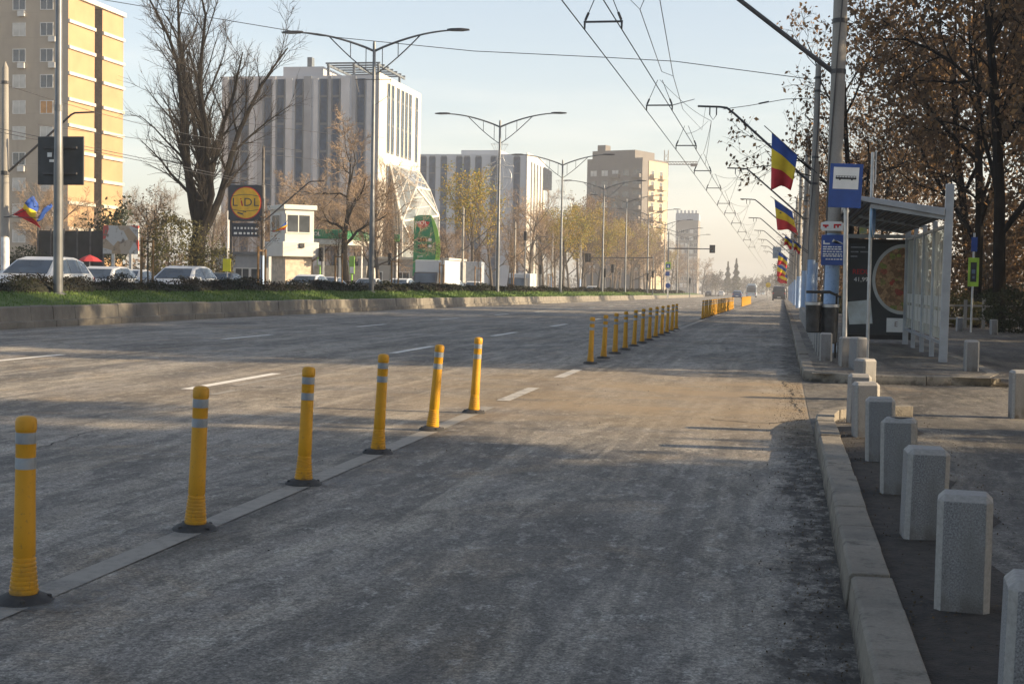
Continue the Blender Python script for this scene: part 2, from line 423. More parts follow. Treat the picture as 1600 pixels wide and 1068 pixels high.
# kerbs: individual stones along a path (outer edge), thickness inwards
def kerb(name, path, h0, wid, hts, mat, slen=.8, gap=.008, jit=.006, seed=1):
    rr = random.Random(seed); b = MB()
    pts = [Vector((x, y)) for x, y in path]
    seg = [(pts[i+1]-pts[i]).length for i in range(len(pts)-1)]; tot = sum(seg)
    def pos(d):
        i = 0
        while i < len(seg)-1 and d > seg[i]: d -= seg[i]; i += 1
        t_ = min(d/seg[i], 1); return pts[i].lerp(pts[i+1], t_), (pts[i+1]-pts[i]).normalized()
    n = max(1, round(tot/slen)); L_ = tot/n
    for k in range(n):
        a, da = pos(k*L_+gap/2); c, dc = pos((k+1)*L_-gap/2)
        na, nc = Vector((da.y, -da.x)), Vector((dc.y, -dc.x))
        o_ = rr.uniform(-jit, jit); z_ = rr.uniform(-jit, jit)*.7; t2 = rr.uniform(-jit, jit)*.7
        h = hts
        ch = min(.013, h*.2)
        vs = []
        for p, nn, dz in ((a, na, z_), (c, nc, z_+t2)):
            base = gz(p.y)+h0
            for off, hh in ((0.012, -.12), (0.0, h*.02), (.012, h-ch), (ch+.012, h), (wid, h), (wid, -.12)):
                q = p+nn*(off+o_); vs.append((q.x, q.y, base+hh+(dz if hh > 0 else 0)))
        fs = [(i, i+1, 7+i, 6+i) for i in range(5)]+[(5, 4, 3, 2, 1, 0), (6, 7, 8, 9, 10, 11)]
        b.add(vs, fs)
    return struct(b.build(name, mat, bevel=.004, seg=1))
kerb('kerb', [(.295, -2), (.292, 3), (.30, 8), (.31, 13.0), (.36, 13.9), (.54, 14.45), (.84, 14.68), (1.27, 14.8)], 0, .178, .148, M['kerb'], .62, .010, .006, 3)
kerb('kerb', [(3.12, 44), (3.12, 22), (3.05, 20.5), (2.75, 19.95), (2.3, 19.78), (1.4, 19.74), (.64, 19.72), (.42, 19.86), (.31, 20.3), (.30, 24), (.30, 60), (.30, 260)], 0, .18, .14, M['kerb'], 1.0, .012, .008, 5)
# ---------------------------------------------------------------- road markings
def mark(x, y0, y1, wd, mat, dz=.004, x1=None):
    b = MB(); n = max(1, int((y1-y0)/2.5)); x1 = x if x1 is None else x1
    for i in range(n+1):
        y = y0+(y1-y0)*i/n; xx = x+(x1-x)*i/n
        b.v += [(xx-wd/2, y, gz(y)+dz), (xx+wd/2, y, gz(y)+dz)]
    for i in range(n): b.f.append((2*i, 2*i+1, 2*i+3, 2*i+2)); b.m.append(0)
    return struct(b.build('road_marking', mat))
mark(-3.0, 1, 14.6, .15, M['wornpaint'])
for y0, y1 in ((15.4, 17.4), (19.4, 21.3), (38.5, 60), (62, 120)): mark(-3.0, y0, y1, .15, M['paint'] if y0 < 30 else M['wornpaint'])
for k in range(14):
    y = 6.6+8.9*k; mark(-6.77, y, y+3, .15, M['lanepaint'])
    y = 8.6+9.55*k; mark(-11.42, y+.3, y+3.1, .15, M['lanepaint'])
    if k > 2: mark(-14.6, 7+9.1*k, 9.4+9.1*k, .12, M['wornpaint'])
mark(-6.45, 16.2, 18.8, .10, M['wornpaint']); mark(-6.2, 14.9, 15.6, .12, M['wornpaint']); mark(-6.3, 27.5, 31, .1, M['wornpaint'])
mark(-1.4, 33, 36.5, .11, M['wornpaint'])
mark(-17.2, 10, 240, .10, M['wornpaint'])

# ---------------------------------------------------------------- median: kerb wall, lawn, hedge
rr = random.Random(11)
b = MB(); y = 4.0
while y < 330:
    L_ = rr.uniform(1.0, 1.5) if y < 160 else 6
    j = rr.uniform(-.012, .012); h = .52+rr.uniform(-.012, .012); gap = .014
    z0 = gz(y); z1 = gz(y+L_-gap)
    prof = [(-17.52+j, -.1), (-17.52+j, .15), (-17.60+j, .17), (-17.63+j, h-.03), (-17.66+j, h), (-17.9, h), (-17.9, -.1)]
    vs = [(px, y, z0+pz) for px, pz in prof]+[(px, y+L_-gap, z1+pz) for px, pz in prof]
    b.add(vs, [(i, i+7, 7+(i+1) % 7, (i+1) % 7) for i in range(7)]+[tuple(range(7)), tuple(reversed(range(7, 14)))])
    y += L_
struct(b.build('median_kerb', M['kerb2']))
def lawn_z(x, y):
    t_ = min(max((-17.88-x)/2.6, 0), 1)
    return .47+.40*math.sin(t_*math.pi/2)-(.35*min(max((-20.9-x)/.9, 0), 1))+.02*math.sin(x*2+y*.7)
strip('median_lawn', [-21.82, -21.4, -20.9, -20.2, -19.5, -18.9, -18.4, -17.88], [3+2*i for i in range(60)]+[130+8*i for i in range(26)], lawn_z, M['grass'])
b = MB(); y = 4.0
while y < 330:
    L_ = 1.2 if y < 120 else 6
    b.box(-21.95, -21.80, y, y+L_-.012, gz(y)-.1, gz(y)+.36); y += L_
struct(b.build('median_kerb', M['kerb2']))
# grass blades on the lawn
def blades(n, x0, x1, ya, yb, h, seed):
    r_ = np.random.default_rng(seed)
    u = r_.random(n); y = ya*(yb/ya)**u; x = x0+(x1-x0)*r_.random(n)
    V = np.zeros((n, 3, 3), np.float32)
    a = r_.random(n)*math.pi; sc = (y/40)**.75
    hh = h*(.6+.8*r_.random(n))*np.maximum(sc, .7)*.8; ww = .012*sc*1.6
    z = np.array([lawn_z(p, q)+gz(q) for p, q in zip(x, y)])
    lx, ly = r_.normal(0, .35, n)*hh, r_.normal(0, .35, n)*hh
    V[:, 0] = np.stack([x-np.cos(a)*ww, y-np.sin(a)*ww, z-.01], 1)
    V[:, 1] = np.stack([x+np.cos(a)*ww, y+np.sin(a)*ww, z-.01], 1)
    V[:, 2] = np.stack([x+lx, y+ly, z+hh], 1)
    return V
def npmesh(name, V, mat, k):
    """V: n x k x 3 loose polygons"""
    n = len(V); me = bpy.data.meshes.new(name)
    me.vertices.add(n*k); me.vertices.foreach_set('co', V.astype(np.float32).ravel())
    me.loops.add(n*k); me.loops.foreach_set('vertex_index', np.arange(n*k, dtype=np.int32))
    me.polygons.add(n); me.polygons.foreach_set('loop_start', np.arange(0, n*k, k, dtype=np.int32))
    try: me.polygons.foreach_set('loop_total', np.full(n, k, dtype=np.int32))
    except Exception: pass
    for q in (mat if isinstance(mat, (list, tuple)) else [mat]): me.materials.append(q)
    me.update(calc_edges=True); me.validate(); return me
V = np.concatenate([blades(46000, -20.4, -17.86, 20, 200, .07, 3), blades(7000, -18.0, -17.80, 18, 160, .09, 4)])
tag(link(npmesh('grass', V, M['blade'], 3), 'grass'), kind='stuff')

def leafquads(c, s, rng_, up=.0, asp=.62):
    """random leaf-shaped quads (n x 4 x 3) centred at c with size s"""
    n = len(c); nr = rng_.normal(size=(n, 3)); nr[:, 2] += up; nr /= np.linalg.norm(nr, axis=1)[:, None]
    t = np.cross(nr, rng_.normal(size=(n, 3))); t /= np.linalg.norm(t, axis=1)[:, None]; q = np.cross(nr, t)
    s = np.asarray(s).reshape(-1, 1)*np.ones((n, 1))
    return np.stack([c-t*s*.5, c+q*s*asp*.5-t*s*.05, c+t*s*.5, c-q*s*asp*.5-t*s*.05], 1)
def leafmat(name, a, b_, sc=.7, trans=.25, c3=None):
    t = NT(name)
    c = t.mix(t.rng(t.noise(sc, 4, .6), .36, .64), a, b_)
    g = t.n('ShaderNodeNewGeometry').outputs['Random Per Island']
    c = t.mix(t.rng(g, 0, 1, 0, .75), c, tuple(q*.45 for q in a))
    if c3: c = t.mix(t.rng(g, .82, .84), c, c3)
    t.set(c, .75, 0, .25)
    tr = t.n('ShaderNodeBsdfTranslucent'); t.put(tr.inputs[0], c)
    mx_ = t.n('ShaderNodeMixShader'); t.put(mx_.inputs[0], trans); t.put(mx_.inputs[1], t.b.outputs[0]); t.put(mx_.inputs[2], tr.outputs[0])
    t.put(t.out.inputs[0], mx_.outputs[0]); return t.m
M['hedgeleaf'] = leafmat('hedge_leaf', (.030, .038, .018), (.050, .036, .032), .8, .15)
M['twigdark'] = pmat('hedge_twig', (.05, .04, .032), .9, .3, 3)
# median hedge: stems with many small leaves, height and width uneven along its length
r_ = np.random.default_rng(5); n = 90000
y = 22*(290/22)**r_.random(n)
hgt = .20+.11*np.sin(y*.9)*np.sin(y*.37+1)+.10*np.sin(y*2.3+2)+.06*np.sin(y*5.1)
u = r_.random(n)**.6
x = -20.05-.75*np.clip(r_.normal(0, .5, n), -1.15, 1.15)*np.sqrt(1-.6*u*u)
base = np.array([lawn_z(p, q)+gz(q) for p, q in zip(x, y)])
z = base+np.maximum(hgt, .12)*u*1.25+.02*r_.normal(size=n)
c_ = np.stack([x, y, z], 1)
hd = thing('hedge', 'low dark green and purple clipped hedge running along the grassy median', 'hedge', (0, 0, 0))
link(npmesh('foliage', leafquads(c_, .062*(y/40)**.8*(.7+.7*r_.random(n)), r_, .2), M['hedgeleaf'], 4), 'foliage', hd)
b = MB(); ysr = [20+.5*i for i in range(120)]+[80+3*i for i in range(72)]; r2 = random.Random(2)
for yy in ysr:                                        # dark woody inside of the hedge
    hh_ = max(.18+.10*math.sin(yy*.9)*math.sin(yy*.37+1)+.10*math.sin(yy*2.3+2), .14)*.95
    for xo, zo in ((-.50, -.05), (-.46, .65), (-.15, 1), (.2, .95), (.46, .6), (.52, -.05)):
        xx = -20.05+xo*.95+r2.uniform(-.06, .06); b.v.append((xx, yy, lawn_z(xx, yy)+gz(yy)+hh_*zo*.86*(1+r2.uniform(-.15, .12))))
for j in range(len(ysr)-1):
    for i in range(5): b.f.append((j*6+i, j*6+i+1, (j+1)*6+i+1, (j+1)*6+i)); b.m.append(0)
b.build('inner_growth', pmat('hedge_inside', (.016, .018, .011), .95, .3, 5), hd)
b = MB()
for i in range(900):
    yy = 22*(220/22)**rr.random(); xx = -20.05+rr.uniform(-.6, .6); zz = lawn_z(xx, yy)+gz(yy)
    b.tube([(xx, yy, zz-.02), (xx+rr.uniform(-.15, .15), yy+rr.uniform(-.15, .15), zz+rr.uniform(.15, .38))], [.009, .004], 3)
b.build('stem', M['twigdark'], hd)

# ---------------------------------------------------------------- yellow lane posts
def lane_post(near=True):
    o = thing('traffic_post', '', 'traffic post')
    n = 28 if near else 12
    pr = [(.0605, .022)]
    k = 0
    for i in range(9):                                  # ribbed foot
        z = .024+i*.0185; rad = .0600-.0018*i
        pr += [(rad, z), (rad, z+.009), (rad-.0045, z+.011), (rad-.0045, z+.016)]
    pr += [(.0445, .195), (.0425, .32), (.0405, .46), (.0400, .545), (.0400, .700), (.0415, .702), (.0425, .708), (.0425, .738), (.0395, .750), (.031, .757), (.012, .761)]
    MB().lathe(pr, n).build('post', M['yellow'], o, smooth=True)
    for z0, z1 in ((.545, .592), (.648, .694)):
        MB().lathe([(.0398, z0), (.0412, z0+.001), (.0412, z1-.001), (.0398, z1)], n, cap=False).build('reflective_band', M['band'], o, smooth=True)
    b = MB().lathe([(.118, .0), (.118, .008), (.100, .022), (.074, .034), (.055, .036)], n)
    if near:
        for a in (.5, 2.07, 3.64, 5.21):
            b.lathe([(.011, 0), (.011, .014), (.006, .018)], 8, (.098*math.cos(a), .098*math.sin(a), .012))
    b.build('base', M['rubber'], o, smooth=True)
    return o
near_post = lane_post(True)
far_post = lane_post(False); far_simple = None
GP = 'yellow posts along the bus lane line'
posts = []
ny = [5.27+1.722*i for i in range(6)]
tilts = [(1.0, .5), (2.6, 1), (1.9, -1), (2.9, .5), (4.2, -.6), (3.0, .8)]
n1 = ['nearest to the camera, at the left edge', 'second of the near six', 'third of the near six', 'fourth of the near six', 'fifth of the near six', 'last of the near six, before the gap']
proto_used = set()
def add_post(proto, y, tilt, lab, x=-3.0):
    rz_ = rnd.uniform(0, 6)
    m_ = Matrix.Rotation(R(tilt[0]), 3, 'Y') @ Matrix.Rotation(R(tilt[1]), 3, 'X') @ Matrix.Rotation(rz_, 3, 'Z')
    if proto.name in proto_used: o = copy_tree(proto)
    else: o = proto; proto_used.add(proto.name)
    o.location = P(x, y, .002); o.rotation_euler = m_.to_euler(); o['label'] = lab; o['group'] = GP
    return o
for i, y in enumerate(ny): add_post(near_post, y, tilts[i], 'yellow flexible post with two grey bands, '+n1[i])
for i in range(12):
    y = 22.92+(42.0-22.92)*i/11
    add_post(near_post if i < 3 else far_post, y, (rnd.uniform(.2, 2.6), rnd.uniform(-1, 1)), 'yellow flexible post with grey bands, %s from the camera in the middle row' % ordinal(i), -3.03)
for i in range(22):
    add_post(far_post, 57.4+1.72*i, (rnd.uniform(-.5, 2.5), rnd.uniform(-1, 1)), 'small yellow lane post, %s from the camera in the dense row beyond the gap' % ordinal(i), -3.1)
# posts too far away to show their parts
b = MB().lathe([(.118, 0), (.1, .022), (.058, .03), (.045, .2), (.041, .5), (.041, .74), (.02, .76)], 8)
fm = b.mesh('traffic_post', M['yellow'], True)
for i in range(16):
    o = link(fm, 'traffic_post', None, P(-3.08, 114+2.1*i)); tag(o, 'tiny yellow lane post, %s from the camera in the farthest row' % ordinal(i), 'traffic post', GP)

# pale dust stains round the feet of the near posts, and cracks at the side street joint
t = NT('dust_stain'); xx_ = t.xyz(); r2_ = t.ma('SQRT', t.ma('ADD', t.ma('MULTIPLY', xx_[0], xx_[0]), t.ma('MULTIPLY', xx_[1], xx_[1])))
gi = t.n('ShaderNodeObjectInfo').outputs['Random']; vm = t.n('ShaderNodeVectorMath', operation='ADD'); t.put(vm.inputs[0], t.co); t.put(vm.inputs[1], gi)
f_ = t.ma('MULTIPLY', t.rng(r2_, .08, .40, 1, 0), t.rng(t.noise(6, 7, .72, vm.outputs[0]), .42, .66, 0, .75))
t.set(t.mix(t.rng(t.noise(20, 4), .35, .65), (.22, .22, .21), (.30, .295, .28)), .9)
tr = t.n('ShaderNodeBsdfTransparent'); mx_ = t.n('ShaderNodeMixShader'); t.put(mx_.inputs[0], f_); t.put(mx_.inputs[1], tr.outputs[0]); t.put(mx_.inputs[2], t.b.outputs[0]); t.put(t.out.inputs[0], mx_.outputs[0])
b = MB(); b.v = [(.42*math.cos(2*math.pi*k/20), .42*math.sin(2*math.pi*k/20), 0) for k in range(20)]; b.f = [tuple(range(20))]; b.m = [0]
dm = b.mesh('dust_stain', t.m)
for i, y in enumerate(ny): struct(link(dm, 'dust_stain', None, P(-3.0+.05*(-1)**i, y+.05, .0075), (0, 0, i*1.3)))
def crack(pts, wd, seed):
    rr = random.Random(seed); P_ = [gnd(*q) for q in pts]; b = MB(); path = []
    for a, c in zip(P_[:-1], P_[1:]):
        n_ = max(3, int((c-a).length/.07))
        path += [a.lerp(c, k/n_)+Vector((rr.gauss(0, .018), rr.gauss(0, .018), 0)) for k in range(n_)]
    for k, p in enumerate(path):
        d = (path[min(k+1, len(path)-1)]-path[max(k-1, 0)]).normalized(); nn = Vector((-d.y, d.x, 0))*wd*rr.uniform(.3, 1.2)
        b.v += [(p.x+nn.x, p.y+nn.y, gz(p.y)+.0045), (p.x-nn.x, p.y-nn.y, gz(p.y)+.0045)]
    for k in range(len(path)-1): b.f.append((2*k, 2*k+1, 2*k+3, 2*k+2)); b.m.append(0)
    struct(b.build('road_crack', M['tar']))
M['tar'] = pmat('crack_tar', (.014, .013, .012), .9, .3, 9)
crack([(1108, 655), (1150, 658), (1195, 662), (1262, 655)], .012, 1); crack([(1222, 596), (1240, 612), (1236, 628), (1252, 645)], .010, 2)
crack([(60, 700), (150, 672), (240, 668)], .007, 4)
# ---------------------------------------------------------------- stone bollards
def stone(h=.45, w_=.2, seed=0, ch=.024):
    q = w_/2; i_ = q-ch
    rr = random.Random(seed); b = MB()
    # chamfered block: rough-hammered faces inside smooth chamfered borders
    def ring(hx, z): return [(-hx, -hx, z), (hx, -hx, z), (hx, hx, z), (-hx, hx, z)]
    def oct_(a, c, z): return [(-c, -a, z), (c, -a, z), (a, -c, z), (a, c, z), (c, a, z), (-c, a, z), (-a, c, z), (-a, -c, z)]
    lv = [oct_(q, i_, -.12), oct_(q, i_, h-ch), oct_(i_, i_-.004, h)]
    for l in lv: b.v += l
    for k in range(2):
        for j in range(8):
            j2 = (j+1) % 8; b.f.append((k*8+j, k*8+j2, k*8+8+j2, k*8+8+j)); b.m.append(1 if (k == 1 or j % 2) else 0)
    b.f.append(tuple(16+j for j in range(8))); b.m.append(1)
    return b.mesh('stone_bollard', [M['granite'], M['granite_edge']])
sm = [stone(.45, .2, i) for i in range(2)]
GB = 'grey stone bollards along the pavement edge'
def stone_at(x, y, dz, rz_, lab, k=0, h=1.0):
    o = link(sm[k % 2], 'stone_bollard', None, P(x, y, dz), (R(rnd.uniform(-1.3, 1.3)), R(rnd.uniform(-1.3, 1.3)), R(rz_))); o.scale = (1, 1, h)
    m_ = o.modifiers.new('bevel', 'BEVEL'); m_.width = .004; m_.segments = 2
    return tag(o, lab, 'bollard', GB)
near = [(.71, 4.02, -4, 'grey stone bollard cut off by the bottom right corner of the picture'),
        (.70, 5.57, -7, 'largest complete grey stone bollard, second from the camera on the near pavement'),
        (.70, 7.10, 3, 'speckled grey stone bollard, third from the camera on the near pavement'),
        (.705, 8.62, -9, 'grey stone bollard with a dark stain on top, fourth from the camera'),
        (.70, 10.16, -3, 'grey stone bollard, fifth from the camera on the near pavement'),
        (.69, 11.73, 6, 'grey stone bollard, sixth from the camera on the near pavement'),
        (.71, 13.26, 2, 'grey stone bollard, seventh from the camera, last before the side street')]
for i, (x, y, a, lab) in enumerate(near):
    o = stone_at(x, y, near_pave(x, y), a, lab, i)
    if i == 3:
        b = MB(); rr = random.Random(4); n_ = 26
        b.v.append((0, 0, .4515))
        for k in range(n_):
            a_ = 2*math.pi*k/n_; q_ = .055+.02*math.sin(3*a_)+rr.uniform(-.008, .008)
            b.v.append((q_*math.cos(a_)+.01, q_*math.sin(a_)-.01, .4515))
        for k in range(n_): b.f.append((0, 1+k, 1+(k+1) % n_)); b.m.append(0)
        b.build('stain', M['soil'], o)
stone_at(.98, 17.1, .02, 38, 'sunlit grey stone bollard standing in the side street opening', 0, 1.05)
stone_at(1.10, 21.1, .13, 40, 'stone bollard with one sunlit face beside the bus stop sign post', 1, 1.05)
stone_at(.97, 21.95, .13, 8, 'grey stone bollard left of the bus stop sign post foot', 0, .98)
stone_at(2.42, 15.2, .06, 5, 'grey stone bollard cut by the right picture edge, in the forecourt', 1)
stone_at(2.74, 21.6, .13, 2, 'grey stone bollard standing to the right of the bus shelter', 0)
stone_at(5.55, 46.9, .02, 4, 'distant grey stone bollard beside the school crossing sign pole', 1)
stone_at(6.16, 43.8, .02, 9, 'distant grey stone bollard at the right in front of the bushes', 0)
for i in range(22):
    y = 23.4+1.62*i
    stone_at(.72+.004*i, y, .13, rnd.uniform(-8, 8), 'grey stone bollard, %s from the camera in the kerbside row passing the litter bin' % ordinal(i), i)

# ---------------------------------------------------------------- leaf litter in the gutter and on the pavement
r_ = np.random.default_rng(9); n = 6500
y = 3+17*r_.random(n)**1.3; x = .28-np.abs(r_.normal(0, .17, n)); x2 = np.where(r_.random(n) < .42, .46+r_.random(n)*.9, x)
k = (x2 > .44) & (y > 14.0); x2 = np.where(k, x, x2)
z = np.array([gz(q)+(near_pave(p, q)+.016 if p > .44 else .006) for p, q in zip(x2, y)])
V = leafquads(np.stack([x2, y, z], 1), .005+.012*r_.random(n)**2, r_, 1.6)
ex = []
for x_, y_, _a, _l in near:
    for q in range(70):
        an = r_.random()*6.28; rd = .105+abs(r_.normal(0, .05)); px_, py_ = x_+rd*1.15*math.cos(an), y_+rd*1.15*math.sin(an)
        ex.append((px_, py_, gz(py_)+near_pave(px_, py_)+.012))
V = np.concatenate([V, leafquads(np.array(ex), .006+.018*r_.random(len(ex))**2, r_, 1.2)])
M['litter'] = leafmat('leaf_litter', (.13, .095, .055), (.07, .055, .04), 3, .05)
tag(link(npmesh('leaf_litter', V, M['litter'], 4), 'leaf_litter'), kind='stuff')
n = 2600
y = 3+30*r_.random(n)**1.5; x = -9+9.2*r_.random(n); z = np.array([gz(q)+.004 for q in y])
M['grit'] = pmat('grit', (.20, .19, .175), .9, .4, 20, col2=(.05, .045, .04))
V = leafquads(np.stack([x, y, z], 1), .006+.012*r_.random(n)**3, r_, 2.5, .9)
tag(link(npmesh('road_grit', V, M['grit'], 4), 'road_grit'), kind='stuff')
# ---------------------------------------------------------------- catenary poles on the right with cantilever arms
def side_pole(o, H=9.0, arm_z=4.8, elbow=(-3.05, 7.35), tip=-4.05, r0=.155, r1=.115, paint=2.15, hanger=True):
    MB().lathe([(r0, -.1), (r0*.985, paint)], 16).build('painted_foot', M['polepaint'], o, smooth=True)
    MB().lathe([(r0*.985-.002, paint), (r1, H), (r1*.5, H+.12), (.02, H+.35)], 16).build('shaft', M['polecon'], o, smooth=True)
    for z in (arm_z, arm_z+.9, H-.35, H-.8):
        rr_ = r0+(r1-r0)*z/H+.012
        MB().lathe([(rr_, z-.04), (rr_, z+.04)], 14).build('clamp', M['darksteel'], o, smooth=True)
    MB().tube([(-.1, 0, arm_z), (elbow[0]+.25, 0, elbow[1]-.22), (elbow[0], 0, elbow[1]-.03), (elbow[0]-.25, 0, elbow[1]), (tip, 0, elbow[1]+.02)], [.045, .04, .038, .036, .034], 8).build('arm', M['darksteel'], o, smooth=True)
    b = MB()
    for dx in (-.35, -.58):
        b.tube([(elbow[0]+dx, 0, elbow[1]), (elbow[0]+dx, 0, elbow[1]-.28)], .022, 6)
    b.tube([(elbow[0]-.35, 0, elbow[1]-.28), (elbow[0]-.46, 0, elbow[1]-.45), (elbow[0]-.58, 0, elbow[1]-.28)], .012, 5)
    b.build('hanger', M['darksteel'], o)
    b = MB()
    b.tube([(-r1-.01, -.03, .4), (-r0+.02, -.09, 3.2), (-.02, -r0-.015, arm_z+.4), (.05, -r1-.02, arm_z+1.6), (.09, -r1-.01, H-.2)], .014, 5)
    b.build('cable', M['wire'], o)
PY = [26.4, 50.0, 74.5, 99, 123.5, 148, 172.5, 197, 221]
GPL = 'concrete poles with cantilever arms along the right kerb'
plab = ['thick concrete pole with blue painted foot behind the bus stop sign',
        'second concrete pole from the camera, thinner, carrying the large flag',
        'third concrete pole from the camera in the kerbside row, flag on its arm']
poles = []
for i, y in enumerate(PY):
    lab = plab[i] if i < 3 else 'small distant concrete pole with arm, %s from the camera on the right kerb' % ordinal(i)
    if i in (0, 1):
        o = thing('utility_pole', lab, 'pole', P(.87 if i == 0 else .95, y, .13), 0, GPL, rot=(0, R(.3 if i == 0 else .55), 0))
        side_pole(o, 9.2 if i == 0 else 8.7, 5.05 if i == 0 else 4.75, r0=.140 if i == 0 else .14, r1=.115 if i == 0 else .095)
    elif i == 2:
        o = thing('utility_pole', lab, 'pole', P(1.12, y, .13), 0, GPL); side_pole(o); proto_pole = o
    else:
        o = copy_tree(proto_pole, label=lab, loc=P(1.1, y, .13))
    poles.append(o)
# extra plain lighting / cable poles standing between them
for i, (x, y, h) in enumerate(((1.35, 62, 6.4), (1.5, 86, 7.2))):
    o = thing('cable_pole', 'slim concrete cable pole with pale blue foot, %s one between the flag poles' % ('nearer' if i == 0 else 'farther'), 'pole', P(x, y, .13))
    MB().lathe([(.14, -.1), (.135, 2.3)], 14).build('painted_foot', M['polepaint'], o, smooth=True)
    MB().lathe([(.133, 2.3), (.10, h), (.03, h+.2)], 14).build('shaft', M['polecon'], o, smooth=True)

# ---------------------------------------------------------------- flags
M['flagblue'] = pmat('flag_blue', (.02, .075, .33), .8, .12, 2)
M['flagyellow'] = pmat('flag_yellow', (.78, .55, .02), .8, .1, 2)
M['flagred'] = pmat('flag_red', (.56, .02, .03), .8, .1, 2)
def flag_cloth(A, B, drop, width_n=18, seed=0, cols=3, sag=.12, lean=(0, 0, 0), shrink=.25):
    """cloth hanging from staff line A-B by drop; stripes parallel to the staff"""
    rr = random.Random(seed); b = MB(); A, B = Vector(A), Vector(B); nv = 15
    ph = rr.uniform(0, 6)
    side = Vector((0, 1, 0))
    for j in range(nv+1):
        v = j/nv
        for i in range(width_n+1):
            u = i/width_n
            uu = .5+(u-.5)*(1-shrink*v)-.10*v
            p = A.lerp(B, uu)
            fold = math.sin(u*9+ph+v*1.3)*.10*(.25+v)+math.sin(u*17+ph*2)*.03*v
            dz = -drop*v*(1-.30*u*v)-.08*math.sin(u*6+ph)*v
            p = p+Vector((0, 0, dz))+side*fold+Vector(lean)*v
            b.v.append(tuple(p))
    for j in range(nv):
        for i in range(width_n):
            q = j*(width_n+1)+i
            b.f.append((q, q+1, q+width_n+2, q+width_n+1)); b.m.append((0 if j < nv*.25 else 1 if j < nv*.58 else 2) if cols > 1 else 0)
    return b
FLM = [M['flagblue'], M['flagyellow'], M['flagred']]
GF = 'flags on the kerbside poles'
def flag(loc, A, B, drop, lab, seed, staff_ext=.5, mats=FLM, cols=3, shrink=.25, lean=(0, 0, 0), group=GF):
    o = thing('flag', lab, 'flag', loc, 0, group)
    A, B = Vector(A), Vector(B); d = (A-B).normalized()
    MB().tube([A+d*staff_ext, B-d*.9], [.016, .019], 7).build('staff', M['darksteel'], o, smooth=True)
    q = flag_cloth(A, B, drop, seed=seed, cols=cols, shrink=shrink, lean=lean).build('cloth', mats, o, smooth=True)
    s_ = q.modifiers.new('solidify', 'SOLIDIFY'); s_.thickness = .006
    return o
def rel(px, py, y, o): return at(px, py, y)-Vector(o)
y = 49.7; o = P(1.12, y, .13)
flag(o, rel(1206, 207, y, o), rel(1246, 243, y, o), 1.85, 'large Romanian tricolour flag hanging from the second pole above the road', 3, .35)
y = 74.3; o = P(1.12, y, .13)
flag(o, rel(1210, 311, y, o), rel(1238, 331, y, o), 1.6, 'Romanian flag blown sideways below the large one on the third pole', 8, .25, shrink=-.15, lean=(.35, 0, 0))
for i, (px, py, y, k) in enumerate(((1229, 372, 61.5, 1), (1243, 380, 62.2, 2), (1219, 397, 98.5, 3), (1217, 414, 123, 4), (1219, 424, 148, 5))):
    o = P(1.2, y, .13); sc_ = .0075*y if y > 90 else .006*y
    a = rel(px-2, py-4, y, o); bq = a+Vector((.55*sc_/.7, 0, -.42*sc_/.7))
    flag(o, a, bq, .85*sc_/.7, 'small Romanian flag on a kerbside pole, %s of the cluster near the stop sign' % ['topmost', 'rightmost', 'third highest', 'second lowest', 'lowest'][i], 10+k, .15, shrink=-.1 if k % 2 else .1)

# ---------------------------------------------------------------- trolleybus wires
WX, WZ = (-3.72, -3.03), 6.0
def wpt(x, y, z): return (x, y, gz(y)+z)
ysw = [-4, 4, 10, 16, 22, 28, 34, 40, 46, 52, 60, 70, 85, 100, 120, 145, 170, 200, 240, 300]
for k, x in enumerate(WX):
    tag(MB().tube([wpt(x, y, WZ) for y in ysw], .011, 5).build('overhead_wire', M['wire']),
        '%s of the two trolleybus contact wires above the bus lane' % ('left' if k == 0 else 'right'), 'wire', 'trolleybus contact wires')
# spreader bars with triangular bridles
bars = [14.5, 26.4, 38.7, 49.6, 60, 70, 82, 92, 105, 120, 138, 160]
sp = None
for i, y in enumerate(bars):
    if sp is None:
        sp = thing('wire_spreader', '', 'wire spreader', (0, 0, 0), 0, 'spreader bars between the trolleybus wires')
        MB().bar((-.345, 0, .14), (.345, 0, .14), .03, .035).build('bar', M['darksteel'], sp)
        for sx_ in (-1, 1):
            MB().tube([(sx_*.345, 0, .16), (sx_*.345, 0, 0)], [.022, .016], 6).build('clamp', M['darksteel'], sp)
            b = MB(); b.tube([(sx_*.345, 0, .14), (sx_*.06, 0, .82)], .009, 5); b.tube([(sx_*.335, 0, .17), (sx_*.275, 0, .31)], .024, 6)
            b.build('bridle', M['wire'], sp)
        o = sp
    else: o = copy_tree(sp)
    o.location = wpt(-3.375, y, WZ)
    o['label'] = 'spreader bar with triangular bridle between the trolley wires, %s from the camera' % ordinal(i)
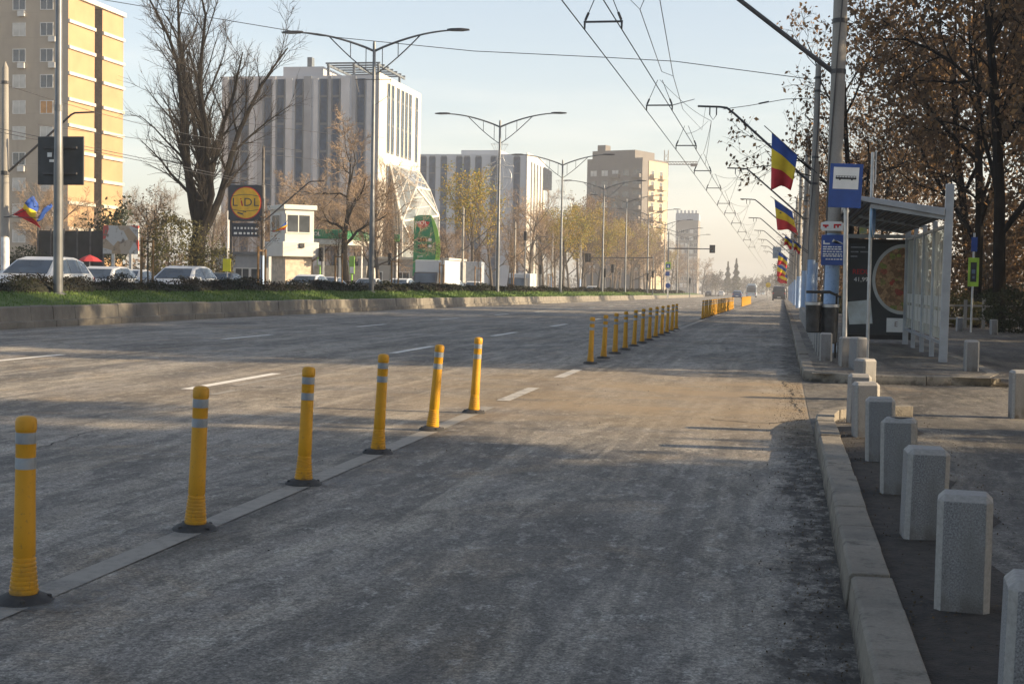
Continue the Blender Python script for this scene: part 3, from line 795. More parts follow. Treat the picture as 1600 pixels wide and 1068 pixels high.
# carrier ropes sagging from the arm hangers to the bridles
def sagline(a, c, sag, n=8):
    a, c = Vector(a), Vector(c)
    return [a.lerp(c, i/n)-Vector((0, 0, sag*4*(i/n)*(1-i/n))) for i in range(n+1)]
prev = None
for i, y in enumerate(PY[:7]):
    if i == 0: continue
    hx = poles[i].location.x-3.5; hz = poles[i].location.z+6.9
    nb = [q for q in bars if q > (PY[i-1] if i else 0)+1 and q < y-1]
    nf = [q for q in bars if q > y+1][:1]
    b = MB()
    if nb: b.tube(sagline((hx, y, hz), wpt(-3.375, nb[-1], WZ+.82), .12), .008, 4)
    if nf: b.tube(sagline((hx, y, hz), wpt(-3.375, nf[0], WZ+.82), .12), .008, 4)
    b.tube(sagline((hx-.11, y, hz), wpt(-3.03, y-5.5, WZ), .1), .007, 4); b.tube(sagline((hx+.0, y, hz), wpt(-3.03, y+5.5, WZ), .1), .007, 4)
    tag(b.build('carrier_rope', M['wire']), 'thin carrier ropes running from the arm of the %s kerbside pole to the trolley wires' % ordinal(i), 'rope', 'carrier ropes of the trolley wires')
# near carrier ropes with their forks
q1, q2, q3, q4 = at(1034, 112, 38.7), at(1052, 119, 39.5), at(1067, 171, 49.6), at(1000, 15, 29)
tag(MB().tube([at(1022, -60, 26), at(1031, 0, 29), q2, q3], .009, 4).build('carrier_rope', M['wire']), 'right one of two steep carrier ropes above the trolley wires, meeting the middle bridle', 'rope', 'carrier ropes of the trolley wires')
b = MB().tube([q4, q1], .009, 4); b.tube([at(985, 0, 27.5), q4, at(1009, -6, 28)], .008, 4); b.tube([q1, q2], .007, 4)
b.tube([q3, at(1097, 203, 52), at(1103, 165, 50)], .008, 4)
tag(b.build('carrier_rope', M['wire']), 'left one of two steep carrier ropes, with a forked top end', 'rope', 'carrier ropes of the trolley wires')
# guy from the second pole to the spreader and on to the arm
o2 = poles[1].location
b = MB(); z_ = o2.z+7.65
b.tube([(o2.x, 49.9, z_), (o2.x-1.0, 49.9, z_-.03), (o2.x-2.2, 49.9, z_-.24), (o2.x-3.1, 49.9, z_-.36)], .012, 5)
b.tube([(o2.x-1.9, 49.9, z_-.18), (o2.x-1.55, 49.9, z_-.11)], .03, 6)
tag(b.build('guy_wire', M['wire']), 'guy wire with an insulator from the second pole to its arm tip', 'wire')
tag(MB().tube([wpt(-3.03, 38.7, 6.14), at(1085, 155, 49.9)], .013, 5).build('pull_off_wire', M['wire']), 'short pull off wire from the spreader bar to the nearest visible arm tip', 'wire')
# long cross-street span wire
A_ = at(150, -2, 53); B_ = at(1268, 124, 50)
tag(MB().tube(sagline(A_, B_, -.0, 2)[:1]+[at(500, 56, 52.4), at(740, 80, 51.9), at(950, 90, 51.3), at(1055, 96, 51), B_], .014, 5).build('span_wire', M['wire']), 'long span wire crossing the whole street under the sky', 'wire')
for i, (a, c, sg) in enumerate((((0, 130, 60), (470, 235, 84), .5), ((60, 195, 60), (700, 262, 138), .4), ((230, 165, 84), (600, 215, 110), .3))):
    tag(MB().tube(sagline(at(*a), at(*c), sg), .013, 4).build('span_wire', M['wire']), 'thin sagging wire in front of the left buildings, %s of three' % ['lowest', 'longest', 'shortest'][i], 'wire')

# ---------------------------------------------------------------- median street lamps
def lamp_arm(sx_):
    pts = []
    for i in range(11):
        t_ = i/10; pts.append((sx_*4.05*t_, 0, 11.95+.98*math.sin(t_*math.pi/2)**.9))
    return pts
def street_lamp():
    o = thing('street_lamp', '', 'street lamp')
    MB().lathe([(.13, 0), (.125, 3.4), (.10, 5.2), (.095, 5.22), (.075, 12.3), (.05, 12.45)], 14).build('pole', M['lampsteel'], o, smooth=True)
    MB().lathe([(.22, -.05), (.22, .03), (.14, .05)], 12).build('base', M['lampsteel'], o, smooth=True); MB().lathe([(.112, 5.15), (.112, 5.32)], 12).build('collar', M['lampsteel'], o, smooth=True)
    for sx_ in (-1, 1):
        top = lamp_arm(sx_)
        a = MB().tube(top, [.06-.022*i/10 for i in range(11)], 8); ab = a
        low = []
        for i in range(7):
            t_ = i/6; tt = t_*.56
            low.append((sx_*4.05*tt, 0, 10.75+(11.95+.98*math.sin(tt*math.pi/2)**.9-10.75)*(t_**.92)))
        ab.tube(low, .032, 6)
        for f in (.10, .29):
            k = f/.56; z1 = 11.95+.98*math.sin(f*math.pi/2)**.9
            z0 = 10.75+(11.95+.98*math.sin(f*math.pi/2)**.9-10.75)*(k**.92)
            ab.tube([(sx_*4.05*f, 0, z0), (sx_*4.05*f, 0, z1)], .022, 5)
        ab.build('arm', M['lampsteel'], o, smooth=True)
        h = MB()
        zt = 12.94
        vs = []
        for x_, w_, zl, zh in ((3.55, .05, -.03, .05), (3.75, .13, -.05, .07), (4.25, .17, -.06, .07), (4.62, .10, -.03, .03)):
            vs += [(sx_*x_, -w_, zt+zl), (sx_*x_, w_, zt+zl), (sx_*x_, w_*.75, zt+zh), (sx_*x_, -w_*.75, zt+zh)]
        fs = [(4*i+k, 4*i+(k+1) % 4, 4*i+4+(k+1) % 4, 4*i+4+k) for i in range(3) for k in range(4)]+[(3, 2, 1, 0), (12, 13, 14, 15)]
        h.add(vs, fs); h.build('lamp_head', M['darksteel'], o, bevel=.01)
    return o
LY = [35.75, 65.8, 96.6, 125.1, 155, 178, 208, 238, 268, 298]
lp = street_lamp(); KG = 'double-armed street lamps on the median'
llab = ['near thick lamp pole carrying the dark square sign panel at left', 'tall double armed street lamp in front of the white striped building', 'double armed street lamp with a bell shaped wire ornament, beside the yellowish round tree', 'double armed street lamp with a wire ornament left of the balcony tower']
for i, y in enumerate(LY):
    o = lp if i == 0 else copy_tree(lp)
    o.location = P(-19.35, y, lawn_z(-19.35, y)-.02); o['group'] = KG
    o['label'] = llab[i] if i < 4 else 'small distant double armed street lamp, %s from the camera on the median' % ordinal(i)
    s_ = (13.05, 13.0, 12.95, 12.85)[min(i, 3)]/12.95; o.scale = (1, 1, s_*.955)
# dark back of a square sign on the first lamp pole
o = thing('sign_panel', 'dark square back of a traffic sign mounted on the near lamp pole', 'sign', P(-19.35, 36.05, 0))
c0 = at(94.5, 251, 36.05)
MB().box(-.68, .68, 0, .06, -.66, .66).build('panel', pmat('panel_back', (.045, .05, .055), .6, .2, 3), o, loc=c0-o.location, bevel=.02)
for z in (-.35, .35): MB().box(-.5, .5, -.07, .0, z-.03, z+.03).build('bracket', M['darksteel'], o, loc=c0-o.location)
MB().box(-.16, -.03, -.02, .0, .1, .22).build('sticker', M['signwhite'], o, loc=c0-o.location-Vector((.22, 0, 0)))
MB().box(-.1, .03, -.02, .0, -.04, .03).build('sticker', M['signwhite'], o, loc=c0-o.location-Vector((.22, 0, 0)))
# bell and globe wire ornaments
def ornament(y, lab, k):
    b = MB(); r_t = .012
    for a in (0, math.pi/3, 2*math.pi/3):
        ca, sa = math.cos(a), math.sin(a)
        for sx_ in (-1, 1):
            b.tube([(sx_*r*ca, sx_*r*sa, z) for r, z in ((.60, 1.95), (.34, 1.55), (.26, 1.0), (.40, .72), (.95, .52), (1.02, .40))], r_t, 4)
            n_ = 10
            b.tube([(sx_*.88*math.sin(math.pi*i/n_)*ca, sx_*.88*math.sin(math.pi*i/n_)*sa, -.35-.88*math.cos(math.pi*i/n_)*-1) for i in range(n_+1)], r_t, 4)
    for r, z in ((.60, 1.95), (.26, 1.0), (1.02, .42), (.88, -.35)):
        b.tube([(r*math.cos(2*math.pi*i/18), r*math.sin(2*math.pi*i/18), z) for i in range(19)], r_t, 4)
    o = b.build('wire_ornament', M['galv']); o.location = P(-19.35, y, 9.05 if k == 0 else 8.75)
    return tag(o, lab, 'ornament', 'wire ornaments on the street lamps')
ornament(96.6, 'bell over globe wire ornament on the lamp beside the yellowish tree', 0)
ornament(125.1, 'bell over globe wire ornament on the lamp left of the balcony tower', 1)
o = MB(); 
for z in (10.1,): o.bar((-.9, -.03, z), (.9, -.03, z), .03, .03); o.tube([(.85, 0, z), (.7, 0, z-.8), (.1, 0, z-1.2)], .012, 4); o.tube([(-.85, 0, z), (-.7, 0, z-.6)], .012, 4)
tag(o.build('ornament_bracket', M['darksteel'], None, P(-19.35, 65.7, .78)), 'empty ornament bracket under the arms of the tallest visible lamp', 'bracket')

# ---------------------------------------------------------------- poles across the street (left)
GL = 'catenary poles along the far side of the street'
M['polebrown'] = pmat('pole_dark', (.11, .10, .09), .8, .25, 3)
for i, (y, H, sh) in enumerate(((53.3, 9.7, .15), (82.6, 9.3, .10), (138, 8.9, .12), (166, 8.8, .12), (194, 8.8, .12), (222, 8.8, .12))):
    lab = ['pale concrete pole with white painted foot at the left picture edge', 'dark pole with a long slanting arm right of the yellow disc sign', 'pole with slanting arm left of the second street lamp', 'small far pole with slanting arm, fourth on the far kerb', 'small far pole with slanting arm, fifth on the far kerb', 'small far pole with slanting arm, sixth on the far kerb'][i]
    o = thing('utility_pole', lab, 'pole', P(-31.2, y, .2), 0, GL)
    MB().lathe([(sh*1.15, 0), (sh*1.1, 2.6)], 12).build('painted_foot', pmat('foot_white', (.62, .64, .66), .7) if i == 0 else M['polepaint'], o, smooth=True)
    MB().lathe([(sh*1.1, 2.6), (sh*.8, H-.25), (.02, H)], 12).build('shaft', M['polecon'] if i != 1 else M['polebrown'], o, smooth=True)
    z0 = (5.2, 4.7, 4.6, 4.6, 4.6, 4.6)[i]
    MB().tube([(.08, 0, z0), (2.9, 0, z0+2.35), (3.05, 0, z0+2.42), (3.9, 0, z0+2.45)], [.05, .042, .04, .035], 7).build('arm', M['darksteel'], o, smooth=True)
    MB().lathe([(sh+.03, z0-.08), (sh+.03, z0+.08)], 10).build('clamp', M['darksteel'], o); MB().lathe([(sh*.9+.02, H-.9), (sh*.9+.02, H-.78)], 10).build('clamp', M['darksteel'], o)
# contact wires over the opposite road
for k, x in enumerate((-27.9, -27.25)):
    tag(MB().tube([wpt(x, y, 6.4) for y in (20, 40, 60, 80, 110, 150, 200, 260)], .012, 4).build('overhead_wire', M['wire']), '%s contact wire above the opposite road' % ('left' if k == 0 else 'right'), 'wire', 'contact wires above the opposite road')
# flags on the first pole across
EU = [M['flagblue']]
y = 53.2; o = P(-31.2, y, .2)
GF2 = 'flags on the poles across the street'
flag(o, rel(49, 309, y, o), rel(29, 337, y, o), .01, 'x', 1) if False else None
def side_flag(y, pts, lab, mats, seed):
    """blown flag: grid between hoist (a,b) and fly (c,d) pixel corners, at distance y"""
    o_ = P(-31.2, y, .2); o = thing('flag', lab, 'flag', o_, 0, GF2)
    a, b_, c, d = [at(px, py, y)-o_ for px, py in pts]; n_, m_ = 15, 10; b = MB(); rr = random.Random(seed)
    for j in range(n_+1):
        for i in range(m_+1):
            u, v = j/n_, i/m_
            p = a.lerp(d, u).lerp(b_.lerp(c, u), v)+Vector((0, .16*math.sin(u*7+v*2+seed)+.05*math.sin(v*9), .05*math.sin(u*6+v*3)))
            b.v.append(tuple(p))
    for j in range(n_):
        for i in range(m_):
            q = j*(m_+1)+i; b.f.append((q, q+1, q+m_+2, q+m_+1)); b.m.append(min(j*len(mats)//n_, len(mats)-1))
    q = b.build('cloth', mats, o, smooth=True); s_ = q.modifiers.new('solidify', 'SOLIDIFY'); s_.thickness = .006
    foot = Vector((.12, 0, 3.4)) if y < 60 else Vector((.1, 0, 3.0))
    MB().tube([foot, a.lerp(b_, .0), b_+(b_-a)*.08], [.02, .016, .014], 6).build('staff', M['darksteel'], o, smooth=True)
side_flag(53.2, ((57, 322), (50, 306), (22, 336), (60, 356)), 'Romanian flag hanging red end down on the pole at the left picture edge', FLM, 1)
side_flag(53.0, ((62, 340), (80, 318), (75, 325), (60, 345)), 'blue European flag edge beside the Romanian flag at far left', EU, 4)
side_flag(82.4, ((441, 358), (449, 344), (446, 360), (424, 361)), 'small Romanian flag in front of the white kiosk', FLM, 2)

# ---------------------------------------------------------------- bus stop sign
p0 = P(.975, 22.45, .13)
o = thing('bus_stop_sign', 'blue bus stop sign with white pictogram panel on a slim leaning post', 'bus stop sign', p0)
top = at(1322.5, 300, 22.45)-p0
dirv = (top).normalized()
pt = lambda h, dy=0.0: Vector((dirv.x/dirv.z*h, dy, h))
MB().tube([pt(-.1), pt(2.95)], .036, 12).build('post', M['galv'], o, smooth=True)
ct = at(1321, 290.5, 22.38)-p0
tilt = R(2.2)
b = MB().box(-.245, .245, -.012, .012, -.335, .335); b.build('plate', M['plastic_blue'], o, loc=ct+Vector((0, -.03, 0)), rot=(0, tilt, R(-5)), bevel=.006)
pl = o.children[-1] if o.children else None
pl = [q for q in bpy.data.objects if q.name.startswith('plate')][-1]
MB().box(-.19, .19, -.004, 0, -.165, .165).build('panel', M['signwhite'], pl, loc=(0, -.0125, .115))
g = MB()                                                            # bus pictogram: long body, window pillars, roof line, wheels
g.prism([(-.15, -.0035, -.014), (.15, -.0035, -.014), (.155, -.0035, .0), (.152, -.0035, .014), (-.152, -.0035, .014), (-.155, -.0035, .0)], (0, .003, 0))
g.box(-.148, .148, -.0035, -.0005, .033, .038)
for k in range(8): x = -.145+.29*k/7; g.box(x-.0045, x+.0045, -.0035, -.0005, .014, .033)
for x in (-.09, .09): g.prism([(x+.013*math.cos(2*math.pi*i/14), -.0040, -.018+.013*math.sin(2*math.pi*i/14)) for i in range(14)], (0, .003, 0))
g.build('pictogram', [M['black'], M['signwhite']], pl, loc=(0, -.017, .112))
for z in (2.35, 2.62): MB().lathe([(.046, z-.02), (.046, z+.02)], 10, (dirv.x/dirv.z*z, 0, 0)).build('clamp', M['galv'], o)

# second post with a round sign seen edge-on
p0 = P(at(1357, 480, 24.3).x, 24.3, .13)
o = thing('round_sign', 'slim post with a round blue sign seen almost edge on before the shelter', 'road sign', p0)
MB().tube([(0, 0, -.1), (.0, 0, 3.42)], .029, 12).build('post', M['galv'], o, smooth=True)
ct = at(1364, 340, 24.3)-p0
d_ = MB(); n_ = 32
d_.lathe([(.33, -.012), (.335, 0), (.33, .012)], n_); pl = d_.build('disc', pmat('disc_pale_blue', (.22, .42, .66), .4, .15, 5), o, loc=ct+Vector((.0, 0, 0)), rot=(0, math.pi/2, R(-9)))
MB().lathe([(.325, 0), (.325, .003)], n_).build('rim', M['signwhite'], pl, loc=(0, 0, .0125))
MB().lathe([(.30, 0), (.30, .003)], n_).build('face', pmat('sign_light_blue', (.06, .25, .62), .35), pl, loc=(0, 0, .0165))
MB().lathe([(.325, 0), (.325, .003)], n_).build('back', pmat('sign_pale_back', (.36, .52, .68), .4), pl, loc=(0, 0, -.0155))
MB().tube([(.05, 0, 2.9), (.055, 0, 3.45)], .014, 8).build('bracket', M['galv'], o)

# signs strapped to the thick pole
p0 = P(.87, 26.2, .13)
o = thing('notice_sign', 'dark blue notice sign with rows of white lettering on the thick pole', 'sign', p0)
ct = at(1301, 390.5, 26.17)-p0
MB().box(-.20, .20, -.012, .0, -.27, .27).build('plate', M['plastic_blue'], o, loc=ct, bevel=.004)
pl = [q for q in bpy.data.objects if q.name.startswith('plate')][-1]
b = MB()
b.prism([(-.17, -.002, .10), (-.17, -.002, .17), (-.145, -.002, .17), (-.14, -.002, .125), (-.05, -.002, .125), (-.05, -.002, .10)], (0, .003, 0))
b.prism([(-.02, -.002, .14), (.01, -.002, .20), (.04, -.002, .16), (.17, -.002, .10), (.17, -.002, .125), (.06, -.002, .175)], (0, .003, 0))
rr = random.Random(2)
for z in (.055, .015, -.03, -.075, -.11, -.165):
    x = -.17 if z > -.15 else -.12
    while x < .15:
        l_ = rr.uniform(.025, .075); b.box(x, min(x+l_, .17), -.002, .001, z-.011, z+.011); x += l_+.013
b.build('lettering', M['signwhite'], pl, loc=(0, -.0125, 0))
o = thing('notice_sign', 'small white and red notice on the thick pole above the blue one', 'sign', p0)
ct = at(1300, 353, 26.17)-p0
MB().prism([(-.2, 0, -.04), (-.17, 0, -.085), (.19, 0, -.085), (.2, 0, .05), (.15, 0, .08), (-.1, 0, .085), (-.19, 0, .06)], (0, .012, 0)).build('plate', M['signwhite'], o, loc=ct)
b = MB()
for x0, x1, z0, z1 in ((.03, .16, .005, .035), (.03, .06, -.04, .005), (.09, .12, -.03, .005), (-.16, -.06, -.01, .025), (-.13, -.09, -.035, -.01)): b.box(x0, x1, -.003, 0, z0, z1)
b.build('lettering', M['flagred'], o, loc=ct)

# ---------------------------------------------------------------- litter bin
p0 = P(.68, 24.35, .13)
o = thing('litter_bin', 'black twin litter bin under a wide flat roof beside the thick pole', 'litter bin', p0)
for x in (-.02, .27): MB().box(x-.02, x+.02, -.02, .02, 0, 1.08).build('post', M['black'], o)
b = MB(); b.prism([(-.34, -.24, 1.12), (.13, -.24, 1.125), (.36, -.24, 1.03), (.36, -.24, 1.00), (.12, -.24, 1.075), (-.34, -.24, 1.075)], (0, .48, 0))
b.build('lid', M['black'], o, bevel=.01)
o.scale = (.82, .82, 1)
for x, z0, z1 in ((-.18, .42, .93), (.155, .24, .90)):
    q = MB().lathe([(.125, z0), (.15, z0+.02), (.165, z1-.03), (.172, z1), (.15, z1), (.13, z0+.05)], 22, (x, 0, 0), cap=True).build('container', M['bindark'], o, smooth=True)
    MB().lathe([(.170, z1-.055), (.178, z1-.05), (.178, z1-.005), (.170, z1)], 22, (x, 0, 0), cap=False).build('band', M['galv'], q, smooth=True)

# ---------------------------------------------------------------- bus shelter
p0 = P(2.60, 24.0, .13)
o = thing('bus_shelter', 'grey metal and glass bus shelter with sloping roof and glazed back wall', 'bus shelter', p0)
sh = lambda px, py, y: at(px, py, y)-p0
Lsh = 7.2                                               # length along the street
MB().box(-.065, .065, -.05, .05, -.05, 2.88).build('post', M['alu'], o, rot=(0, R(.6), 0), bevel=.008)
for y in (1.8, 3.6, 5.4): MB().box(-.04, .04, y-.03, y+.03, -.05, 2.36).build('post', M['alu'], o, bevel=.006)
MB().box(-.055, .055, Lsh-.05, Lsh+.05, -.05, 2.5).build('post', M['alu'], o, bevel=.008)
b = MB()                                                # ribbed roof, rising towards the road
za, zb = 2.36, 2.62; xw = -1.52
b.prism([(-.05, -.1, za), (xw, -.1, zb), (xw, -.1, zb+.075), (-.05, -.1, za+.13)], (0, Lsh+.25, 0))
rf = b.build('roof', M['alu'], o, bevel=.01)
b = MB()
for i in range(12):
    f = (i+.5)/12; x = xw*f-.03; z = za+(zb-za)*f
    b.box(x-.028, x+.028, -.02, Lsh+.05, z-.035, z-.004)
b.build('rib', M['darksteel'], rf)
for y in (0, 3.6, Lsh): MB().bar((-.02, y, za-.02), (xw*.8, y, zb-.10), .05, .07).build('rafter', M['alu'], o)
b = MB()
for z in (.30, 2.2): MB().bar((0, 0, z), (0, Lsh, z), .05, .05).build('rail', M['alu'], o)
t = NT('shelter_glass')
film = t.rng(t.noise(2.2, 5, .65, t.map((1, 1, .35))), .36, .66, .25, .62)
t.set(t.mix(t.rng(t.noise(1.3, 4), .35, .65), (.46, .45, .41), (.62, .60, .53)), .35, 0, .5)
gl = t.n('ShaderNodeBsdfTransparent'); gl.inputs[0].default_value = (.88, .92, .90, 1)
mx_ = t.n('ShaderNodeMixShader'); t.put(mx_.inputs[0], film); t.put(mx_.inputs[1], gl.outputs[0]); t.put(mx_.inputs[2], t.b.outputs[0]); t.put(t.out.inputs[0], mx_.outputs[0])
M['shglass'] = t.m
M['print'] = pmat('glass_print', (.42, .42, .39), .5, .1, 5)
for i in range(4):
    y0 = .06+1.8*i; y1 = y0+1.68
    q = MB().box(-.006, .006, y0, y1, .36, 2.16).build('glass_panel', M['shglass'], o)
    b = MB()
    for z0, z1 in ((.55, .82), (.88, 1.06)):
        b.box(-.009, -.0065, y0+.2, y0+.75, z0, z1); b.box(-.009, -.0065, y0+.9, y0+1.45, z0, z1)
    b.build('print', M['print'], q)
MB().box(-.3, .02, 5.9, 6.2, .4, .62).build('socket_box', M['galv'], o) if False else None
# poster case closing the far end
pc = thing('poster_case', 'dark glazed poster case with a round food plate advert closing the shelter end', 'poster case', P(2.60, 24.0+Lsh+.2, .13))
q0 = pc.location
c_tl = at(1319, 373, q0.y); c_br = at(1424, 531, q0.y)
x0, x1, z1, z0 = c_tl.x-q0.x, c_br.x-q0.x, c_tl.z-q0.z, c_br.z-q0.z
b = MB(); fw_ = .075
b.box(x0, x0+fw_, -.06, .06, z0, z1); b.box(x1-fw_*1.4, x1, -.06, .06, z0, z1); b.box(x0+fw_, x1-fw_*1.4, -.06, .06, z1-.09, z1); b.box(x0+fw_, x1-fw_*1.4, -.06, .06, z0, z0+.10)
b.build('frame', M['black'], pc, bevel=.008)
for x in (x0+.12, x1-.16): MB().box(x-.03, x+.03, -.03, .03, -.05, z0).build('leg', M['alu'], pc)
MB().bar((x0-.1, 0, z0-.17), (x1, 0, z0-.17), .04, .05).build('rail', M['alu'], pc); MB().bar((x0-.15, 0, z1+.06), (x1+.2, 0, z1+.06), .07, .08).build('rail', M['alu'], pc)
px0, px1, pz0, pz1 = x0+fw_, x1-fw_*1.4, z0+.10, z1-.09
poster = MB().box(px0, px1, -.02, .02, pz0, pz1).build('poster', pmat('poster_dark', (.028, .034, .040), .4, .25, 1.5), pc)
pw, phh = px1-px0, pz1-pz0
# plate of food, clipped by the poster's right edge
cx, cz, pr_ = px1-.10, pz0+phh*.61, phh*.385
def clipdisc(r, y, n_=72):
    pts = []
    for i in range(n_):
        a = 2*math.pi*i/n_; x = cx+r*math.cos(a)*.86; pts.append((min(x, px1-.004), y, cz+r*math.sin(a)))
    out = []
    for p in pts:
        if not out or (Vector(p)-Vector(out[-1])).length > 1e-4: out.append(p)
    return out
MB().prism(clipdisc(pr_, -.024), (0, .003, 0)).build('plate', pmat('plate_grey', (.46, .47, .46), .3, .15, 2), poster)
t = NT('food_print')
fv = t.vor(9, t.map((1, 1, 1)), out='Color'); fx = t.xyz(fv)
c = t.mix(t.rng(fx[0], .25, .75), (.24, .12, .05), (.50, .29, .14))
c = t.mix(t.rng(fx[1], .90, .92), c, (.26, .28, .06)); c = t.mix(t.rng(fx[2], .93, .95), c, (.36, .06, .04))
c = t.mix(t.rng(t.vor(9), .05, .09, .0, .0), c, (.0, .0, .0)); c = t.mix(t.rng(t.noise(26, 4, .7), .35, .65, .0, .65), c, (.05, .025, .012))
t.set(c, .35); M['food'] = t.m
MB().prism(clipdisc(pr_*.90, -.0265), (0, .0023, 0)).build('food', M['food'], poster)
b = MB(); rr = random.Random(6)
for i in range(34):                                     # printed morsels of their own outline
    a, r = rr.uniform(0, 6.28), pr_*.84*math.sqrt(rr.random())
    x, z = cx+r*math.cos(a)*.84, cz+r*math.sin(a)
    if x > px1-.06: continue
    q_ = rr.uniform(.035, .062); ph_ = rr.uniform(0, 6)
    b.prism([(x+q_*math.cos(2*math.pi*k/9+ph_)*rr.uniform(.7, 1.15), -.0285-.00025*i, z+q_*math.sin(2*math.pi*k/9+ph_)*rr.uniform(.6, 1)) for k in range(9)], (0, .0015, 0), rr.choice([0, 0, 0, 0, 0, 1, 1, 2, 3]))
b.build('food_print', [pmat('morsel', (.46, .27, .13), .4, .3, 9), pmat('morsel_dark', (.28, .14, .06), .4, .3, 9), pmat('morsel_green', (.25, .30, .05), .4, .3, 9), pmat('morsel_red', (.38, .05, .03), .4, .3, 9)], poster)
MB().prism([(px0+.02, -.0265, pz0+.28*phh+.14), (px0+.34*pw+.08, -.0265, pz0+.28*phh+.20), (px0+.38*pw+.08, -.0265, pz0+.13*phh-.02), (px0+.08, -.0265, pz0+.13*phh-.05)], (0, .003, 0)).build('leaflet', pmat('leaflet', (.66, .70, .70), .5, .2, 3, col2=(.42, .42, .37)), poster)
sq = MB().box(px1-.42, px1-.05, -.0255, -.021, pz0+.06, pz0+.36).build('logo', M['signwhite'], poster)
MB().box(px1-.335, px1-.305, -.0285, -.026, pz0+.17, pz0+.29).build('logo_letter', M['flagred'], sq) if False else None
text('logo_letter', 'E', .15, pmat('logo_brown', (.16, .09, .06), .5), sq, (px1-.225, -.027, pz0+.225), ext=.001)
text('lettering', 'REDU', .145, M['flagred'], poster, (px0+.30, -.027, pz0+phh*.685), ext=.001)
text('lettering', '41,99', .135, M['signwhite'], poster, (px0+.30, -.027, pz0+phh*.60), ext=.001)
b = MB()
for z, segs in ((phh*.955, ((.0, .30),)), (phh*.905, ((0, .16), (.2, .44))), (phh*.855, ((0, .14),))):
    for a, c in segs: b.box(px0+.07+a, px0+.07+c, -.0265, -.021, pz0+z-.012, pz0+z+.012)
b.build('small_print', M['band'], poster)
MB().box(x0-.02, x0+.13, -.08, -.06, z1+.11, z1+.38).build('route_card', pmat('route_card', (.55, .60, .12), .5, .2, 9, col2=(.5, .58, .62)), pc, loc=(.33, 0, 0))
# school crossing sign in the background
o = thing('crossing_sign', 'tall sign with fluorescent green border and dark inset before the bushes', 'road sign', P(5.75, 45.6, .02))
c0 = at(1521, 425, 45.6)-o.location
MB().tube([(0, .03, -.05), (c0.x, .03, c0.z+1.2)], .032, 10).build('post', M['galv'], o, smooth=True)
q = MB().box(-.16, .16, -.012, .012, -.44, .44).build('plate', pmat('fluorescent_border', (.40, .62, .05), .5), o, loc=c0, bevel=.01)
MB().box(-.09, .09, -.004, 0, -.30, .30).build('inset', M['bindark'], q, loc=(0, -.0125, 0))
b = MB().box(-.05, .05, -.003, 0, -.05, .08); b.box(-.035, .035, -.003, 0, -.2, -.12); b.build('symbol', pmat('sign_grey_blue', (.12, .17, .26), .5), q, loc=(0, -.017, 0))
MB().box(-.09, .09, -.012, .0, -.22, .22).build('plate', M['plastic_blue'], o, loc=c0+Vector((0, 0, .85)))
# ---------------------------------------------------------------- buildings across the street
def named(pref): return [q for q in bpy.data.objects if q.name.split('.')[0] == pref][-1]
M['glassdark'] = glass('window_glass', (.035, .042, .05), .1)
M['glassblue'] = glass('strip_glass', (.028, .050, .085), .35); M['glassblue'].node_tree.nodes['Principled BSDF'].inputs['Specular IOR Level'].default_value = .35
M['blind'] = pmat('window_blind', (.55, .54, .50), .7, .15, .5)
M['winframe'] = pmat('window_frame', (.60, .59, .56), .6, .1, 2)
M['curtain'] = pmat('orange_curtain', (.55, .28, .10), .8, .15, 2)
def window_mesh(w_, h, d=.06, f=.09, mull=1):
    b = MB()
    b.box(-w_/2-f, w_/2+f, -d, 0, -h/2-f, -h/2); b.box(-w_/2-f, w_/2+f, -d, 0, h/2, h/2+f)
    b.box(-w_/2-f, -w_/2, -d, 0, -h/2, h/2); b.box(w_/2, w_/2+f, -d, 0, -h/2, h/2)
    for k in range(mull): 
        x = -w_/2+w_*(k+1)/(mull+1); b.box(x-.035, x+.035, -d*.8, 0, -h/2, h/2)
    return b
def windows(parent, spots, w_, h, mats, rot=(0, 0, 0), frame=None, mull=1, name='window', seed=1, pane_mats=None):
    """each window its own frame part with its pane below it; spots: (x, y, z)"""
    rr = random.Random(seed)
    fm_ = window_mesh(w_, h, mull=mull).mesh(name, frame or M['winframe'])
    pm = [MB().box(-w_/2, w_/2, -.03, -.005, -h/2, h/2).mesh('pane', q) for q in mats]
    for i, s_ in enumerate(spots):
        o = link(fm_, name, parent, s_, rot); link(pm[rr.randrange(len(pm)) if pane_mats is None else pane_mats[i]], 'pane', o)

# --- orange residential tower
Y1 = 150.0
cx_ = at(106, 250, Y1).x; y2 = atx(192, 200, cx_).y; ztop = atx(192, 27, cx_).z
zg = gz(Y1)
o = thing('apartment_tower', 'tall residential tower with a sunlit orange side and beige front, at the left edge', 'building', (cx_, Y1, zg))
Hh = ztop-zg; D = y2-Y1; Wd = 30
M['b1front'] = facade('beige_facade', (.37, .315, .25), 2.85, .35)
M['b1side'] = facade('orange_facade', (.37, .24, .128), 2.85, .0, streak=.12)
n0, n1_ = D*.46, D*.60
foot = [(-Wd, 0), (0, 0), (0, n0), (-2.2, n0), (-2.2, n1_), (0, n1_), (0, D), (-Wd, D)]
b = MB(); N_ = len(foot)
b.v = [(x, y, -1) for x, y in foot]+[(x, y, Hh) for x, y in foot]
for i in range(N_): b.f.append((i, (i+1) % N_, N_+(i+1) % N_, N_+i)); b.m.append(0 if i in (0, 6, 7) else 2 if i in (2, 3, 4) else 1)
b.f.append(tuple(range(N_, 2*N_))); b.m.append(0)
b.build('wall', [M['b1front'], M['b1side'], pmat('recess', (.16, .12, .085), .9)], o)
fz = (at(30, 88.6, Y1).z-at(30, 129, Y1).z); ztw = at(30, 6, Y1).z-zg
M['slab'] = pmat('white_band', (.52, .49, .42), .7, .08, 1)
zb0 = at(106, 32, Y1).z-zg
